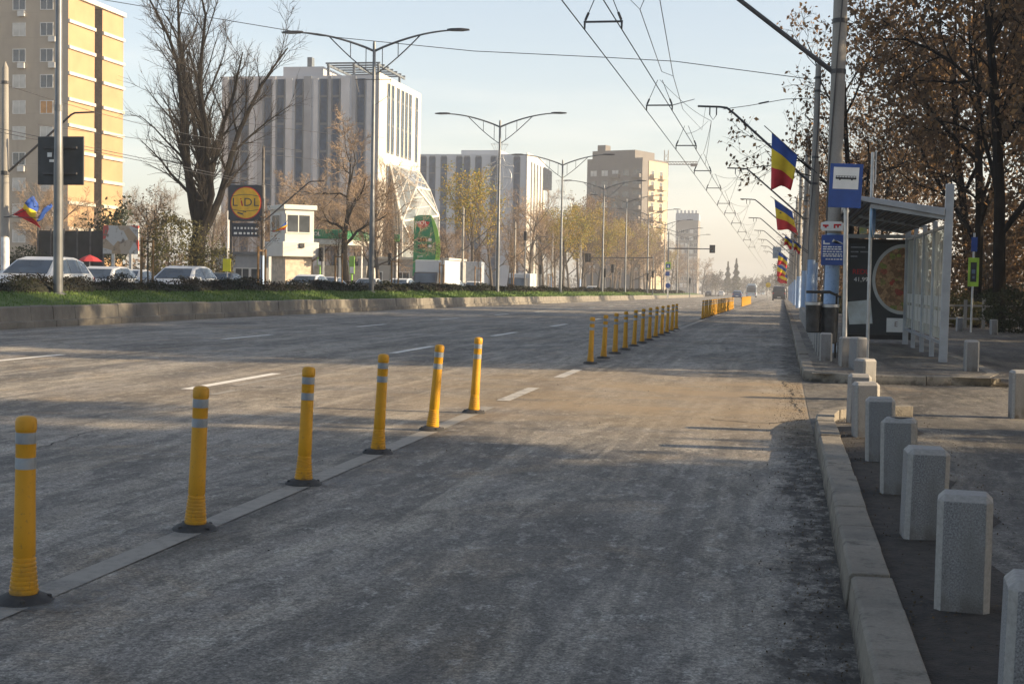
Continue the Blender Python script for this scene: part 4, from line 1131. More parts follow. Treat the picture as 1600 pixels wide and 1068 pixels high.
for k in range(-1, 11):
    z = zb0-k*fz
    if z < 3 or z > Hh-.4: continue
    MB().box(0, .22, -.05, n0, z-.20, z+.18).build('floor_band', M['slab'], o)
    MB().box(0, .22, n1_, D+.05, z-.20, z+.18).build('floor_band', M['slab'], o)
MB().box(-Wd-.2, .3, -.2, D+.2, Hh, Hh+.5).build('parapet', M['slab'], o)
MB().box(-12, -5, 4, 10, Hh+.5, Hh+3).build('roof_house', M['b1front'], o)
sp_ = []; pmz = []
cols = [at(px, 129, Y1).x-cx_ for px in (-12, 30, 73)]
rr = random.Random(21)
for k in range(10):
    z = ztw-k*fz
    if z < 2: continue
    for j, x in enumerate(cols):
        sp_.append((x, -.002, z)); pmz.append(1 if rr.random() < .35 else 0)
        if k == 4 and j == 2: pmz[-1] = 2
windows(o, sp_, 1.45, 1.35, [M['glassdark'], M['blind'], M['curtain']], pane_mats=pmz)
windows(o, [(-2.198, (n0+n1_)/2, ztw-k*fz) for k in range(10)], 1.0, 1.2, [M['glassdark']], (0, 0, math.pi/2))
acb = MB(); acb.box(-.42, .42, -.34, -.02, -.3, .3); acb.lathe([(.22, -.005), (.22, 0)], 14, (0, -.35, 0)) if False else None
acm = acb.mesh('air_conditioner', M['winframe'])
for k, j in ((0, 1), (1, 2), (2, 1), (2, 2), (6, 1), (4, 0)):
    link(acm, 'air_conditioner', o, (cols[j]+(.75 if j == 2 else .35), 0, ztw-k*fz-1.15))

# --- striped white office block with pergola roof and glass atrium
def strips(parent, spots, w_, z0, z1, rot, name='strip_window'):
    h = z1-z0
    t_ = MB(); t_.box(-w_/2, w_/2, -.06, 0, 0, h)
    me = t_.mesh('pane', M['glassblue'])
    fb = MB()
    fb.box(-w_/2-.12, -w_/2, -.12, 0, 0, h); fb.box(w_/2, w_/2+.12, -.12, 0, 0, h)
    k = 0
    while k*3.4 < h: fb.box(-w_/2, w_/2, -.085, 0, k*3.4, k*3.4+.28); k += 1
    fm_ = fb.mesh(name, M['stripframe'])
    for s_ in spots:
        q = link(fm_, name, parent, (s_[0], s_[1], z0), rot); link(me, 'pane', q)
M['stripframe'] = pmat('strip_frame', (.13, .15, .17), .5, .1, 1)
M['b2'] = facade('white_panels_shaded', (.44, .465, .505), 3.4, .18, .6, .05, streak=.1)  # street front: bluish shade put into the white of the panels
M['b2side'] = facade('white_panels_sunlit', (.52, .50, .46), 3.4, .1, .6, .05, streak=.05)  # same white panels, warm sunlight put into the colour
Y2 = 170.0
M['fin0'] = pmat('fin_white', (.50, .515, .54), .7, .08, .4); M['fin1'] = pmat('fin_grey', (.30, .32, .35), .7, .1, .4)
X2 = at(590, 250, Y2).x; zg = gz(Y2); yb = atx(655, 250, X2).y; zt = atx(655, 150, X2).z-zg; D2 = yb-Y2
o = thing('office_block', 'white office block with vertical window stripes, roof pergola and faceted glass atrium', 'building', (X2, Y2, zg))
Wd2 = X2-at(346, 250, Y2).x
b = MB(); b.box(-Wd2, 0, 0, D2, -1, zt); b.build('wall', M['b2'], o)
MB().box(0, .12, -.12, D2+.1, zt*.62, zt+.35).build('side_wall', M['b2side'], o)
MB().box(0, .10, -.12, D2*.28, -1, zt*.62).build('side_wall', M['b2side'], o)
sx_ = [(at(px, 250, Y2).x-X2, 0, 0) for px in (363, 382, 418, 438, 467, 505, 524, 563)]
strips(o, sx_, .85, .5, zt-.4, (0, 0, 0))
ys_ = [atx(px, 180, X2).y-Y2 for px in (605, 611.5, 620, 627, 633, 639, 649)]
strips(o, [(.12, y, 0) for y in ys_], .75, zt*.66, zt-.5, (0, 0, math.pi/2))
strips(o, [(.10, y, 0) for y in ys_[:2]], .75, .5, zt*.60, (0, 0, math.pi/2))
for k, (pa, pb, tone) in enumerate(((350, 356, 0), (368, 373, 1), (389, 396, 0), (402, 410, 1), (425, 430, 0), (446, 456, 0), (474, 486, 1), (489, 496, 0), (512, 517, 1), (532, 545, 0), (549, 555, 1), (572, 579, 0), (583, 588, 1))):
    xa, xb = at(pa, 250, Y2).x-X2, at(pb, 250, Y2).x-X2
    MB().box(xa, xb, -.09, -.002, .4, zt-(.3 if k % 2 else .05)).build('facade_fin', M['fin'+str(tone)], o)
b = MB()                                               # roof pergola, white frame with its shade put into a dark grey
zr = zt+.35
for x in (-6.6, -3.3, -.15):
    for y in (.4, D2*.5): b.box(x-.13, x+.13, y-.13, y+.13, zt, zt+1.2)
    b.box(x-.11, x+.11, .1, D2*.62, zt+1.2, zt+1.45)
for i in range(7): y = .3+i*D2*.58/6; b.box(-6.9, .1, y-.10, y+.10, zt+1.46, zt+1.65)
b.build('pergola', M['stripframe'], o)
MB().box(-12.5, -7.3, .5, 8, zt, zt+1.2).build('roof_house', M['b2'], o)
b = MB(); b.box(-9.9, -9.3, 2, 3, zt+1.2, zt+2.6); b.build('chimney', M['stripframe'], o)
# atrium: faceted glass hull leaning out from the side wall
L2 = lambda px, py, y: at(px, py, y)-Vector((X2, Y2, zg))
A = Vector((.13, D2*.26, zt*.615)); B = Vector((.13, D2*.97, zt*.615))
Cc = L2(671, 297, 181); Dd = L2(685, 337, 181); E = Vector((Dd.x, Dd.y, 0)); G = L2(628, 345, 172.5); Fp = Vector((G.x, G.y, 0)); Hm = L2(650, 292, 176.5)
At_ = Vector((.13, D2*.26, 0)); Bt = Vector((.13, D2*1.02, 0))
t = NT('atrium_glass')
t.set(t.mix(t.rng(t.vor(.45, out='Color'), .2, .8), (.09, .115, .13), (.24, .26, .265)), .25, .0, .6); M['atrium'] = t.m
tris = [(A, B, Hm), (B, Cc, Hm), (A, Hm, G), (Hm, Cc, Dd), (Hm, Dd, G), (G, Dd, E), (G, E, Fp), (A, G, Fp), (A, Fp, At_), (B, Bt, E), (B, E, Dd), (B, Dd, Cc)]
b = MB()
for t_ in tris: b.add(t_, [(0, 1, 2)])
hull = b.build('atrium', M['atrium'], o)
b = MB(); seen = set()
for t_ in tris:
    for i in range(3):
        e = (t_[i], t_[(i+1) % 3]); k = tuple(sorted((tuple(round(q, 3) for q in e[0]), tuple(round(q, 3) for q in e[1]))))
        if k in seen: continue
        seen.add(k); b.bar(e[0], e[1], .26, .26)
    for f in (.33, .66):                               # intermediate mullions
        b.bar(t_[0].lerp(t_[1], f), t_[0].lerp(t_[2], f), .10, .10)
        b.bar(t_[1].lerp(t_[0], f), t_[1].lerp(t_[2], f), .08, .08)
b.build('glazing_frame', M['b2side'], hull)

# --- second striped block
Y3 = 285.0
X3 = at(822, 300, Y3).x; zg = gz(Y3); D3 = atx(850, 300, X3).y-Y3; zt = at(822, 241, Y3).z-zg
o = thing('office_block', 'farther striped grey office block with a sunlit side and hanging dark sign', 'building', (X3, Y3, zg))
Wd3 = X3-at(640, 300, Y3).x
MB().box(-Wd3, 0, 0, D3, -1, zt).build('wall', M['b2'], o)
MB().box(0, .15, -.15, D3, -1, zt+.4).build('side_wall', M['b2side'], o)
MB().box(at(718, 300, Y3).x-X3, at(780, 300, Y3).x-X3, 1, 9, zt, zt+.9).build('parapet', M['b2'], o)
strips(o, [(at(px, 300, Y3).x-X3, 0, 0) for px in (661, 675, 693, 717, 729, 747, 771, 807)], 1.15, .5, zt-.6, (0, 0, 0))
strips(o, [(.15, D3*f, 0) for f in (.22, .38, .55, .72, .88)], .5, .5, zt-1.2, (0, 0, math.pi/2))
c0 = at(856, 280, Y3+10)
q = thing('hanging_sign', 'dark blank banner sign hanging beside the farther striped block', 'sign', (c0.x, Y3+10, gz(Y3+10)))
MB().prism([(-.9, 0, c0.z-q.location.z-2.3), (.85, 0, c0.z-q.location.z-2.3), (.85, 0, c0.z-q.location.z+1.6), (-.9, 0, c0.z-q.location.z+2.6)], (0, .3, 0)).build('panel', pmat('banner_blue_grey', (.13, .16, .20), .6), q)
MB().tube([(.1, .4, 0), (.1, .4, c0.z-q.location.z+2.2)], .14, 8).build('post', M['lampsteel'], q)

# --- balcony tower under construction crane
Y4 = 400.0
c0 = at(1003, 300, Y4); zg = gz(Y4); zt = at(1003, 236, Y4).z-zg
o = thing('balcony_tower', 'grey residential tower with stacked balconies and sunlit right side beside a crane', 'building', (c0.x, Y4, zg), R(-22))
wA, dA = 17.8, 15.5
M['b4'] = facade('grey_render_shaded', (.135, .125, .118), 3.0, .3, streak=.2)  # front of the tower, its shade put into the dark grey
M['b4lit'] = facade('grey_render_sunlit', (.42, .34, .24), 3.0, .2, streak=.1)  # same render on the sunny side, sunlight put into the colour
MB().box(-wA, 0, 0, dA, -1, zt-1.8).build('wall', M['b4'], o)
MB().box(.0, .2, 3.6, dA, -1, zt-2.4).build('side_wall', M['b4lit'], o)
MB().box(-wA+.8, -3.2, 1.5, dA-2, zt-1.8, zt+.6).build('roof_house', M['b4'], o)
MB().box(-wA+1.6, -wA+4.2, 3, 6, zt+.6, zt+2.4).build('chimney', M['b4'], o)
bm = MB(); bm.box(0, 1.35, 0, 3.5, -.1, .1); bm.box(1.25, 1.35, 0, 3.5, .1, .95); bm.box(.0, 1.25, 0, .1, .1, .95); bm.box(0, 1.25, 3.4, 3.5, .1, .95)
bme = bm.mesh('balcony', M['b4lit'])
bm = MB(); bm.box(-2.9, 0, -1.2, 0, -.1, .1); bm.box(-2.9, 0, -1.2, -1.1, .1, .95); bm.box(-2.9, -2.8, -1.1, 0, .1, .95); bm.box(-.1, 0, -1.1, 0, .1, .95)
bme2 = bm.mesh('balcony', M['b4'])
nf = int((zt-3)//3)
for k in range(2, nf):
    link(bme, 'balcony', o, (.2, 4.2, k*3.0)); link(bme, 'balcony', o, (.2, 9.6, k*3.0))
    link(bme2, 'balcony', o, (-.3, 0, k*3.0)); 
    if k % 2: link(bme2, 'balcony', o, (-7.2, 0, k*3.0))
windows(o, [(x, -.01, k*3.0+1.3) for k in range(2, nf) for x in (-1.8, -5.2, -8.6, -12, -15.6)], 2.0, 1.6, [M['glassdark'], M['glassdark'], M['blind']], seed=5, frame=M['b4'])
windows(o, [(.21, y, k*3.0+1.3) for k in range(3, nf) for y in (5.9, 11.3)], 1.6, 1.7, [M['glassdark']], (0, 0, math.pi/2), seed=6)
# crane
q0 = P(at(1041, 250, 455).x, 455); h_ = at(1041, 257, 455).z-q0.z
o = thing('tower_crane', 'thin tower crane with horizontal jib right of the balcony tower', 'crane', q0)
b = MB()
for sx2 in (-.6, .6):
    for sy2 in (-.6, .6): b.bar((sx2, sy2, 0), (sx2, sy2, h_+4.5), .16, .16)
k = 0
while k*1.6 < h_+3: b.bar((-.6, -.6, k*1.6), (.6, -.6, k*1.6+1.6), .09, .09); b.bar((.6, .6, k*1.6), (-.6, .6, k*1.6+1.6), .09, .09); k += 1
b.build('mast', M['b4lit'], o)
b = MB(); jl = at(1090, 257, 455).x-q0.x
b.bar((-3, -.4, h_), (jl, -.4, h_), .2, .2); b.bar((-3, .4, h_), (jl, .4, h_), .2, .2); b.bar((-3, 0, h_+.9), (jl, 0, h_+.9), .2, .2)
for i in range(14): x = -3+(jl+3)*i/14; b.bar((x, -.4, h_), (x+(jl+3)/28, 0, h_+.9), .1, .1); b.bar((x+(jl+3)/28, 0, h_+.9), (x+(jl+3)/14, -.4, h_), .1, .1)
b.box(jl-2.2, jl-.2, -.5, .5, h_-.6, h_+.3)
b.build('jib', M['b4'], o)
# far hazy tower
Y5 = 640.0
c0 = at(1090, 400, Y5); zg = gz(Y5); zt = at(1072, 333, Y5).z-zg
o = thing('hazy_tower', 'distant hazy tower block with pale notched crown, left of the vanishing point', 'building', (c0.x, Y5, zg))
w5 = c0.x-at(1055, 400, Y5).x
MB().box(-w5, 0, 0, 14, -2, zt).build('wall', facade('far_render', (.22, .20, .18), 3, .3), o)
for i in range(6): MB().box(-w5+w5*(i+.12)/6, -w5+w5*(i+.62)/6, -.1, 1.2, zt, zt+1.3).build('merlon', M['b2'], o)
MB().box(-w5-.15, .15, -.2, 14.2, zt-3.2, zt-.2).build('crown', pmat('crown_blue', (.28, .33, .40), .7), o)
windows(o, [(-w5+w5*(i+.5)/5, -.01, 4+3*k) for k in range(int((zt-8)//3)) for i in range(5)], 1.4, 1.6, [M['glassdark'], M['blind']], seed=8)

# ---------------------------------------------------------------- petrol station, kiosk, signs
M['green'] = pmat('station_green', (.010, .21, .085), .4, .1, 1)
M['lime'] = pmat('station_lime', (.26, .52, .08), .4, .1, 1)
Yt = 135.0
g0 = P(at(652, 420, Yt).x, Yt, .2)
o = thing('price_totem', 'tall green petrol station price totem with a red emblem and curved right edge', 'sign', g0)
pt_ = lambda px, py: at(px, py, Yt)-g0
def poly(pp, yoff, name, mat, parent, th=.02):
    pts = [pt_(*q) for q in pp]
    b = MB().prism([(p.x, yoff, p.z) for p in pts], (0, th, 0)); return b.build(name, mat, parent)
edge = [(672, 336), (678, 347), (682.5, 362), (685, 378), (686, 392), (684.5, 404), (680, 411)]
poly([(647, 338), (655, 336), (672, 336)]+edge[1:]+[(656, 411), (653, 418), (652.5, 431), (644.5, 431), (646.5, 380)], 0, 'board', M['green'], o, .5)
poly([(673, 336), (679, 344), (684.5, 360), (687.5, 378), (688, 394), (686.5, 407), (683, 412), (677, 412), (680.5, 403), (682, 390), (680.5, 374), (677, 356)], -.05, 'edge_stripe', M['lime'], o, .04)
q = poly([(651.5, 346), (662, 344.5), (671.5, 347), (668, 353), (660, 357), (654, 354.5)], -.06, 'emblem', M['flagred'], o, .05)
c1 = pt_(658.5, 348.6); text('emblem_text', 'MOL', .50, M['signwhite'], q, (c1.x, -.075, c1.z), ext=.01, sx=1.15)
for py in (374.5, 384.5):
    a, c2 = pt_(653, py-3), pt_(668, py+3)
    q = MB().box(a.x, c2.x, -.04, 0, c2.z, a.z).build('price_display', M['black'], o)
    cc = pt_(661.5, py)
    text('price', '5.69' if py < 380 else '5.87', .42, pmat('amber_digits', (.75, .42, .05), .5), q, (cc.x, -.05, cc.z), ext=.005, sx=.95)
    d1 = pt_(672, py); b = MB().box(d1.x-.16, d1.x+.14, -.03, 0, d1.z-.12, d1.z+.12).build('fuel_label', M['signwhite'], o)
b = MB()
for i in range(4): p_ = pt_(653.5+i*3.6, 393); b.box(p_.x-.05, p_.x+.05, -.03, 0, p_.z-.05, p_.z+.05)
b.build('symbol_row', M['black'], o)
c2 = pt_(656.5, 400.5); text('opening_hours', '0-24H', .22, M['signwhite'], o, (c2.x, -.02, c2.z), ext=.01)

Yc = 124.0
g0 = P(at(500, 420, Yc).x, Yc, .2)
o = thing('station_canopy', 'green edged petrol station canopy behind the trees, right of the white kiosk', 'canopy', g0)
a, c2 = at(466, 358, Yc)-g0, at(536, 373, Yc)-g0
MB().box(a.x, c2.x, 0, 9, c2.z, a.z).build('fascia', M['green'], o, bevel=.05)
b = MB(); b.box(a.x+.1, c2.x-.1, .1, 8.9, c2.z-.5, c2.z-.02); b.build('soffit', pmat('soffit', (.55, .55, .5), .6), o)
text('lettering', 'MOL', .5, M['signwhite'], o, (a.x+1.6, -.02, (a.z+c2.z)/2), ext=.01)
for x in (a.x+1.2, c2.x-1.2): MB().box(x-.2, x+.2, 3, 3.4, -.2, c2.z-.5).build('column', M['white'], o)
b = MB(); x_ = (a.x+c2.x)/2; b.box(x_-2.6, x_+2.6, 6, 9, 0, 2.7); b.build('shop_wall', pmat('shop_wall', (.5, .46, .4), .7), o)
# small lime station flags / pump signs
for i, (px, py0, py1, y) in enumerate(((565, 360, 371, 128), (620, 366, 378, 131), (500, 390, 415, 118), (550, 400, 428, 119))):
    g0 = P(at(px, 420, y).x, y, .2); a = at(px-4, py0, y)-g0; c2 = at(px+4, py1, y)-g0
    q = thing('pump_sign', 'small green and lime petrol station sign, %s from the left' % ordinal([2, 3, 0, 1][i]), 'sign', g0, 0, 'small petrol station signs')
    MB().box(a.x, c2.x, -.06, .06, c2.z, a.z).build('board', M['green'] if i < 2 else M['lime'], q, bevel=.02)
    MB().box(a.x+.06, c2.x-.06, -.075, -.061, c2.z+.06, c2.z+(a.z-c2.z)*.4).build('stripe', M['lime'] if i < 2 else M['signwhite'], q)
    MB().tube([(0, 0, 0), (0, 0, c2.z)], .07, 8).build('post', M['lime'] if i > 1 else M['white'], q)

# white kiosk
Yk = 100.0
g0 = P(at(449, 420, Yk).x, Yk, .2)
k_ = lambda px, py: (at(px, py, Yk)-g0)
zT, zW1, zW0, zL1, zL0 = [k_(449, q).z for q in (321, 337, 363, 378, 401)]
o = thing('kiosk', 'white two storey kiosk with an upper window and a projecting ledge', 'kiosk', g0, R(-48))
M['kioskwhite'] = pmat('kiosk_white', (.56, .55, .51), .6, .06, .6)
s1 = 1.45
MB().box(-s1, s1, -s1*.55, s1, zL1, zT-.35).build('wall', M['kioskwhite'], o)
MB().box(-s1-.18, s1+.18, -s1*.55-.18, s1+.18, zT-.35, zT).build('roof', M['kioskwhite'], o, bevel=.04)
MB().box(-s1-.30, s1+.30, -s1*.55-.3, s1+.30, zL0, zL1).build('ledge', M['kioskwhite'], o, bevel=.05)
MB().box(-s1+.05, s1-.15, -s1*.55+.1, s1-.1, -.3, zL0).build('base_wall', pmat('kiosk_base', (.52, .44, .34), .8), o)
windows(o, [(s1+.002, .22, (zW1+zW0)/2)], 1.75, zW1-zW0, [M['glassdark']], (0, 0, math.pi/2), M['kioskwhite'])
windows(o, [(-.2, -s1*.55-.002, (zW1+zW0)/2)], 1.5, zW1-zW0, [M['glassdark']], (0, 0, 0), M['kioskwhite'], seed=2)
b = MB(); b.box(s1+.30, s1+.42, .2, .55, zL0+1.2*(zL1-zL0)*.5, zL0+(zL1-zL0)*.9); b.build('lamp', M['black'], o)
# low grey service buildings behind the parked cars
for i, (px0, px1, py, y, col) in enumerate(((338, 420, 397, 104, (.30, .31, .32)), (560, 700, 404, 142, (.36, .34, .31)))):
    g0 = P(at((px0+px1)/2, 420, y).x, y, .2); a, c2 = at(px0, py, y)-g0, at(px1, py, y)-g0
    o = thing('service_building', ['low grey service building below the yellow disc sign', 'low beige station building behind the box truck'][i], 'building', g0)
    MB().box(a.x, c2.x, 0, 8, -.3, a.z).build('wall', pmat('service_wall', col, .8, .15, .7), o)
    MB().box(a.x-.15, c2.x+.15, -.2, 8.2, a.z, a.z+.22).build('roof', M['slab'] if i else M['lampsteel'], o)
    windows(o, [(a.x+(c2.x-a.x)*f, -.002, a.z*.52) for f in (.2, .5, .8)], 1.3, .8, [M['glassdark']], seed=i)
# yellow disc store sign
Ys = 92.0
g0 = P(at(384, 420, Ys).x, Ys, .2)
o = thing('store_sign', 'dark square store sign with a yellow disc ringed in red, and an hours board below', 'sign', g0)
s_ = lambda px, py: at(px, py, Ys)-g0
a, c2 = s_(356.5, 288.5), s_(411.5, 345.5); cc = (a+c2)/2; hw = (c2.x-a.x)/2
M['storeblue'] = pmat('store_dark_blue', (.022, .034, .055), .5, .2, 1.5)
pn = MB().box(a.x, c2.x, 0, .35, c2.z, a.z).build('panel', M['storeblue'], o, bevel=.03)
def disc(r, y, sx=1.0): return [(cc.x+.01+r*sx*math.cos(2*math.pi*i/48), y, cc.z+r*math.sin(2*math.pi*i/48)) for i in range(48)]
M['storeyellow'] = pmat('store_yellow', (.80, .47, .02), .45, .12, 2)
MB().prism(disc(hw*.86, -.022), (0, .02, 0)).build('red_ring', M['flagred'], pn)
MB().prism(disc(hw*.81, -.042), (0, .018, 0)).build('yellow_disc', M['storeyellow'], pn)
for ch, x in (('L', -.60), ('D', .14), ('L', .60)): text('lettering', ch, hw*.62, M['storeblue'], pn, (cc.x+hw*x, -.046, cc.z+.02), ext=.003, sx=1.1)
text('lettering', 'i', hw*.66, M['flagred'], pn, (cc.x-hw*.22, -.046, cc.z+.03), rot=(math.pi/2, R(-14), 0), ext=.003, sx=1.25)
b = MB()                                                 # thin curve lines over and under the letters
for sgn in (1, -1):
    pts = [(cc.x+hw*.78*(i/8-1), -.046, cc.z+sgn*hw*(.34+.10*math.sin(math.pi*i/16*1.0))) for i in range(17)]
    for i in range(16): b.bar(pts[i], pts[i+1], .01, .035)
b.bar((cc.x-hw*.45, -.046, cc.z-hw*.52), (cc.x-hw*.15, -.046, cc.z-hw*.60), .01, .09)
b.bar((cc.x-hw*.12, -.046, cc.z-hw*.46), (cc.x-hw*.12, -.046, cc.z-hw*.70), .01, .09); b.bar((cc.x+.05, -.046, cc.z-hw*.48), (cc.x-hw*.12, -.046, cc.z-hw*.44), .01, .07)
b.build('emblem', M['storeblue'], pn)
a2, c3 = s_(362, 348), s_(404, 370)
hb = MB().box(a2.x, c3.x, .05, .25, c3.z, a2.z).build('hours_board', M['storeblue'], o)
b = MB(); rr = random.Random(4)
for zf in (.62, .25):
    x = a2.x+.15
    while x < c3.x-.2:
        l_ = rr.uniform(.08, .26); b.box(x, x+l_, .03, .052, c3.z+(a2.z-c3.z)*zf-.07, c3.z+(a2.z-c3.z)*zf+.07); x += l_+.13
b.build('lettering', M['signwhite'], hb)
for px in (359.5, 409.5): x = s_(px, 400).x; MB().box(x-.07, x+.07, .12, .26, -.2, a.z).build('post', M['galv'] if px > 400 else M['polebrown'], o)
x = s_(383, 400).x
q = thing('flag_mast', 'slim white mast in front of the store sign', 'mast', P(g0.x+x, Ys-3, .2)); MB().tube([(0, 0, 0), (0, 0, s_(383, 347).z)], [.07, .05], 8).build('mast', M['white'], q); MB().lathe([(.2, 0), (.2, .06)], 10).build('base', M['galv'], q)
# yellow board
y = 62; g0 = P(at(354.5, 425, y).x, y, .15); a, c2 = at(348.5, 404, y)-g0, at(360.5, 424, y)-g0
q = thing('notice_board', 'small plain bright yellow board on a thin post behind the hedge', 'sign', g0)
MB().box(a.x, c2.x, -.02, .02, c2.z, a.z).build('board', pmat('bright_yellow', (.85, .72, .03), .5, .08, 2), q)
MB().tube([(0, .03, -.1), (0, .03, a.z+2.2)], .025, 6).build('post', M['galv'], q)
# billboard, red parasol, dark fence under the residential tower
y = 86; g0 = P(at(188, 420, y).x, y, .2); a, c2 = at(161, 352, y)-g0, at(216, 397, y)-g0
q = thing('billboard', 'weathered white billboard with red and beige picture, left of the big bare tree', 'billboard', g0)
t = NT('billboard_print'); v = t.vor(1.3, out='Color'); vx = t.xyz(v); zz = t.xyz()[2]
c = t.mix(t.rng(vx[0], .4, .6), (.45, .45, .44), (.36, .27, .18)); c = t.mix(t.rng(vx[1], .74, .78), c, (.45, .06, .05)); c = t.mix(t.rng(t.noise(2.5, 4), .55, .65), c, (.16, .13, .10))
c = t.mix(t.rng(zz, c2.z+2.0, c2.z+2.3), c, (.50, .51, .52)); t.set(c, .7)
MB().box(a.x, c2.x, 0, .12, c2.z, a.z).build('board', t.m, q)
for f in (.25, .75): x = a.x+(c2.x-a.x)*f; MB().box(x-.08, x+.08, .13, .3, -.1, a.z).build('post', M['galv'], q)
y = 72; g0 = P(at(140, 420, y).x, y, .2); zt_ = at(140, 398, y).z-g0.z
q = thing('parasol', 'faded red parasol between the parked cars and the billboard', 'parasol', g0)
MB().lathe([(.72, zt_-.36), (.42, zt_-.16), (.03, zt_)], 8).build('canopy', pmat('parasol_red', (.36, .03, .035), .8, .2, 2), q); MB().tube([(0, 0, 0), (0, 0, zt_)], .03, 6).build('pole', M['galv'], q)
y = 92; g0 = P(at(130, 420, y).x, y, .2); a, c2 = at(60, 360, y)-g0, at(162, 410, y)-g0
q = thing('dark_fence', 'dark green opaque fence with posts in front of the residential tower', 'fence', g0)
MB().box(a.x, c2.x, 0, .06, -.1, a.z).build('panel', pmat('fence_netting', (.022, .026, .028), .9, .4, 1), q)
for i in range(6): x = a.x+(c2.x-a.x)*i/5; MB().box(x-.05, x+.05, -.08, -.002, -.1, a.z+.15).build('post', M['darksteel'], q)
# ---------------------------------------------------------------- trees
class TreeGen:
    """recursive branching; collects limbs (trunk mesh), twigs and leaf points"""
    def __init__(s, seed): s.r = random.Random(seed); s.tr = MB(); s.tw = MB(); s.pts = []
    def branch(s, p, d, ln, r0, lev, cfg):
        rr = s.r; c = cfg[lev]; n = c.get('seg', 4)
        pts = [Vector(p)]; rad = [r0]; d = Vector(d).normalized(); end = r0*c.get('taper', .35)
        for i in range(n):
            d = (d+Vector((rr.gauss(0, 1), rr.gauss(0, 1), rr.gauss(0, 1)))*c.get('wob', .12)+Vector((0, 0, c.get('up', .05)))).normalized()
            pts.append(pts[-1]+d*ln/n); rad.append(r0+(end-r0)*(i+1)/n)
        last = lev == len(cfg)-1
        (s.tw if c.get('twig') else s.tr).tube(pts, rad, c.get('sides', 5), cap=False)
        if c.get('leaf'):
            for i in range(c['leaf']):
                t_ = rr.random()**.7*n; k = min(int(t_), n-1); q = pts[k].lerp(pts[k+1], t_-k)
                s.pts.append(q+Vector((rr.gauss(0, 1), rr.gauss(0, 1), rr.gauss(0, 1)))*c.get('lspread', .15))
        if last: return
        nx = cfg[lev+1]; m = nx['n']; m = m if isinstance(m, int) else rr.randint(*m)
        a0 = rr.uniform(0, 6.28)
        for j in range(m):
            f = nx.get('f0', .3)+(1-nx.get('f0', .3))*((j+rr.random()*.8)/m)
            k = min(int(f*n), n-1); q = pts[k].lerp(pts[k+1], f*n-k); dd = (pts[k+1]-pts[k]).normalized()
            az = a0+j*2.4+rr.uniform(-.4, .4); an = R(rr.uniform(*nx['ang']))
            u = dd.orthogonal().normalized(); v = dd.cross(u)
            nd = dd*math.cos(an)+(u*math.cos(az)+v*math.sin(az))*math.sin(an)
            rb = rad[k]+(rad[min(k+1, n)]-rad[k])*(f*n-k)
            L_ = ln*rr.uniform(*nx['len'])*(1-nx.get('apical', .35)*f)
            s.branch(q, nd, L_, max(min(rb*nx.get('rr', .6), r0*.8), nx.get('rmin', .006)), lev+1, cfg)
M['bark'] = pmat('bark', (.10, .085, .07), .95, .3, 4, bump=.6, bscale=14, col2=(.045, .038, .032))
M['barkdark'] = pmat('bark_dark', (.010, .009, .008), .95, .3, 3, bump=.6, bscale=12, col2=(.022, .019, .016), spec=.1)
M['twig'] = pmat('twig', (.20, .145, .098), .9, .25, .6)
M['twiglight'] = pmat('twig_light', (.30, .215, .14), .9, .25, .5)
M['twiggrey'] = pmat('twig_grey', (.055, .046, .038), .9, .25, .6, spec=.1)
M['oakleaf'] = leafmat('brown_leaf', (.20, .13, .075), (.115, .078, .05), .5, .38, (.32, .19, .085))
M['goldleaf'] = leafmat('gold_leaf', (.46, .31, .045), (.30, .26, .05), .25, .3, (.17, .21, .04))
M['beigeleaf'] = leafmat('beige_leaf', (.24, .16, .09), (.15, .10, .065), .3, .3)
M['greenleaf'] = leafmat('dark_green_leaf', (.030, .045, .016), (.05, .05, .028), .8, .2)
M['oliveleaf'] = leafmat('olive_leaf', (.13, .125, .04), (.09, .07, .035), .4, .25)
def tree(name, cfg, seed, H, r0, lean=(0, 0), twigmat=None, bark=None, leaves=None, leafmat_=None, lsize=.1, trunk_d=None):
    g = TreeGen(seed); g.branch((0, 0, -.3), (lean[0], lean[1], 1), H, r0, 0, cfg)
    tm = g.tr.mesh('trunk', bark or M['bark'], True)
    ms = [('trunk', tm)]
    if g.tw.f: ms.append(('twigs', g.tw.mesh('twigs', twigmat or M['twig'])))
    if g.pts:
        rg = np.random.default_rng(seed); c = np.array([tuple(p) for p in g.pts])
        ms.append(('crown', npmesh('crown', leafquads(c, lsize*(.6+.8*rg.random(len(c))), rg, .1), leafmat_ or M['oakleaf'], 4)))
    return ms
def plant(ms, name, lab, cat, loc, rz=0.0, sc=1.0, group=None, scz=None):
    o = thing(name, lab, cat, loc, rz, group); o.scale = (sc, sc, scz or sc)
    for n_, me in ms: link(me, n_, o)
    return o
# brown-leaved trees on the right
oak = [dict(seg=5, wob=.05, up=.05, taper=.45, sides=9), dict(n=(8, 10), f0=.22, ang=(32, 66), len=(.50, .72), seg=5, wob=.13, up=.07, rr=.55, sides=6, apical=.3),
       dict(n=7, f0=.18, ang=(28, 62), len=(.40, .65), seg=4, wob=.18, up=.03, rr=.55, sides=4),
       dict(n=6, f0=.15, ang=(25, 65), len=(.40, .70), seg=3, wob=.2, up=.0, rr=.55, sides=3, rmin=.010, leaf=6, lspread=.22),
       dict(n=4, f0=.2, ang=(25, 60), len=(.5, .8), seg=2, wob=.2, up=-.02, rr=.6, sides=3, rmin=.007, leaf=5, lspread=.15, twig=True)]
OAK = [tree('leafy_tree', oak, 31+i, 8.6, .175, leafmat_=M['oakleaf'], lsize=.15, twigmat=M['twiggrey'], bark=M['barkdark']) for i in range(3)]
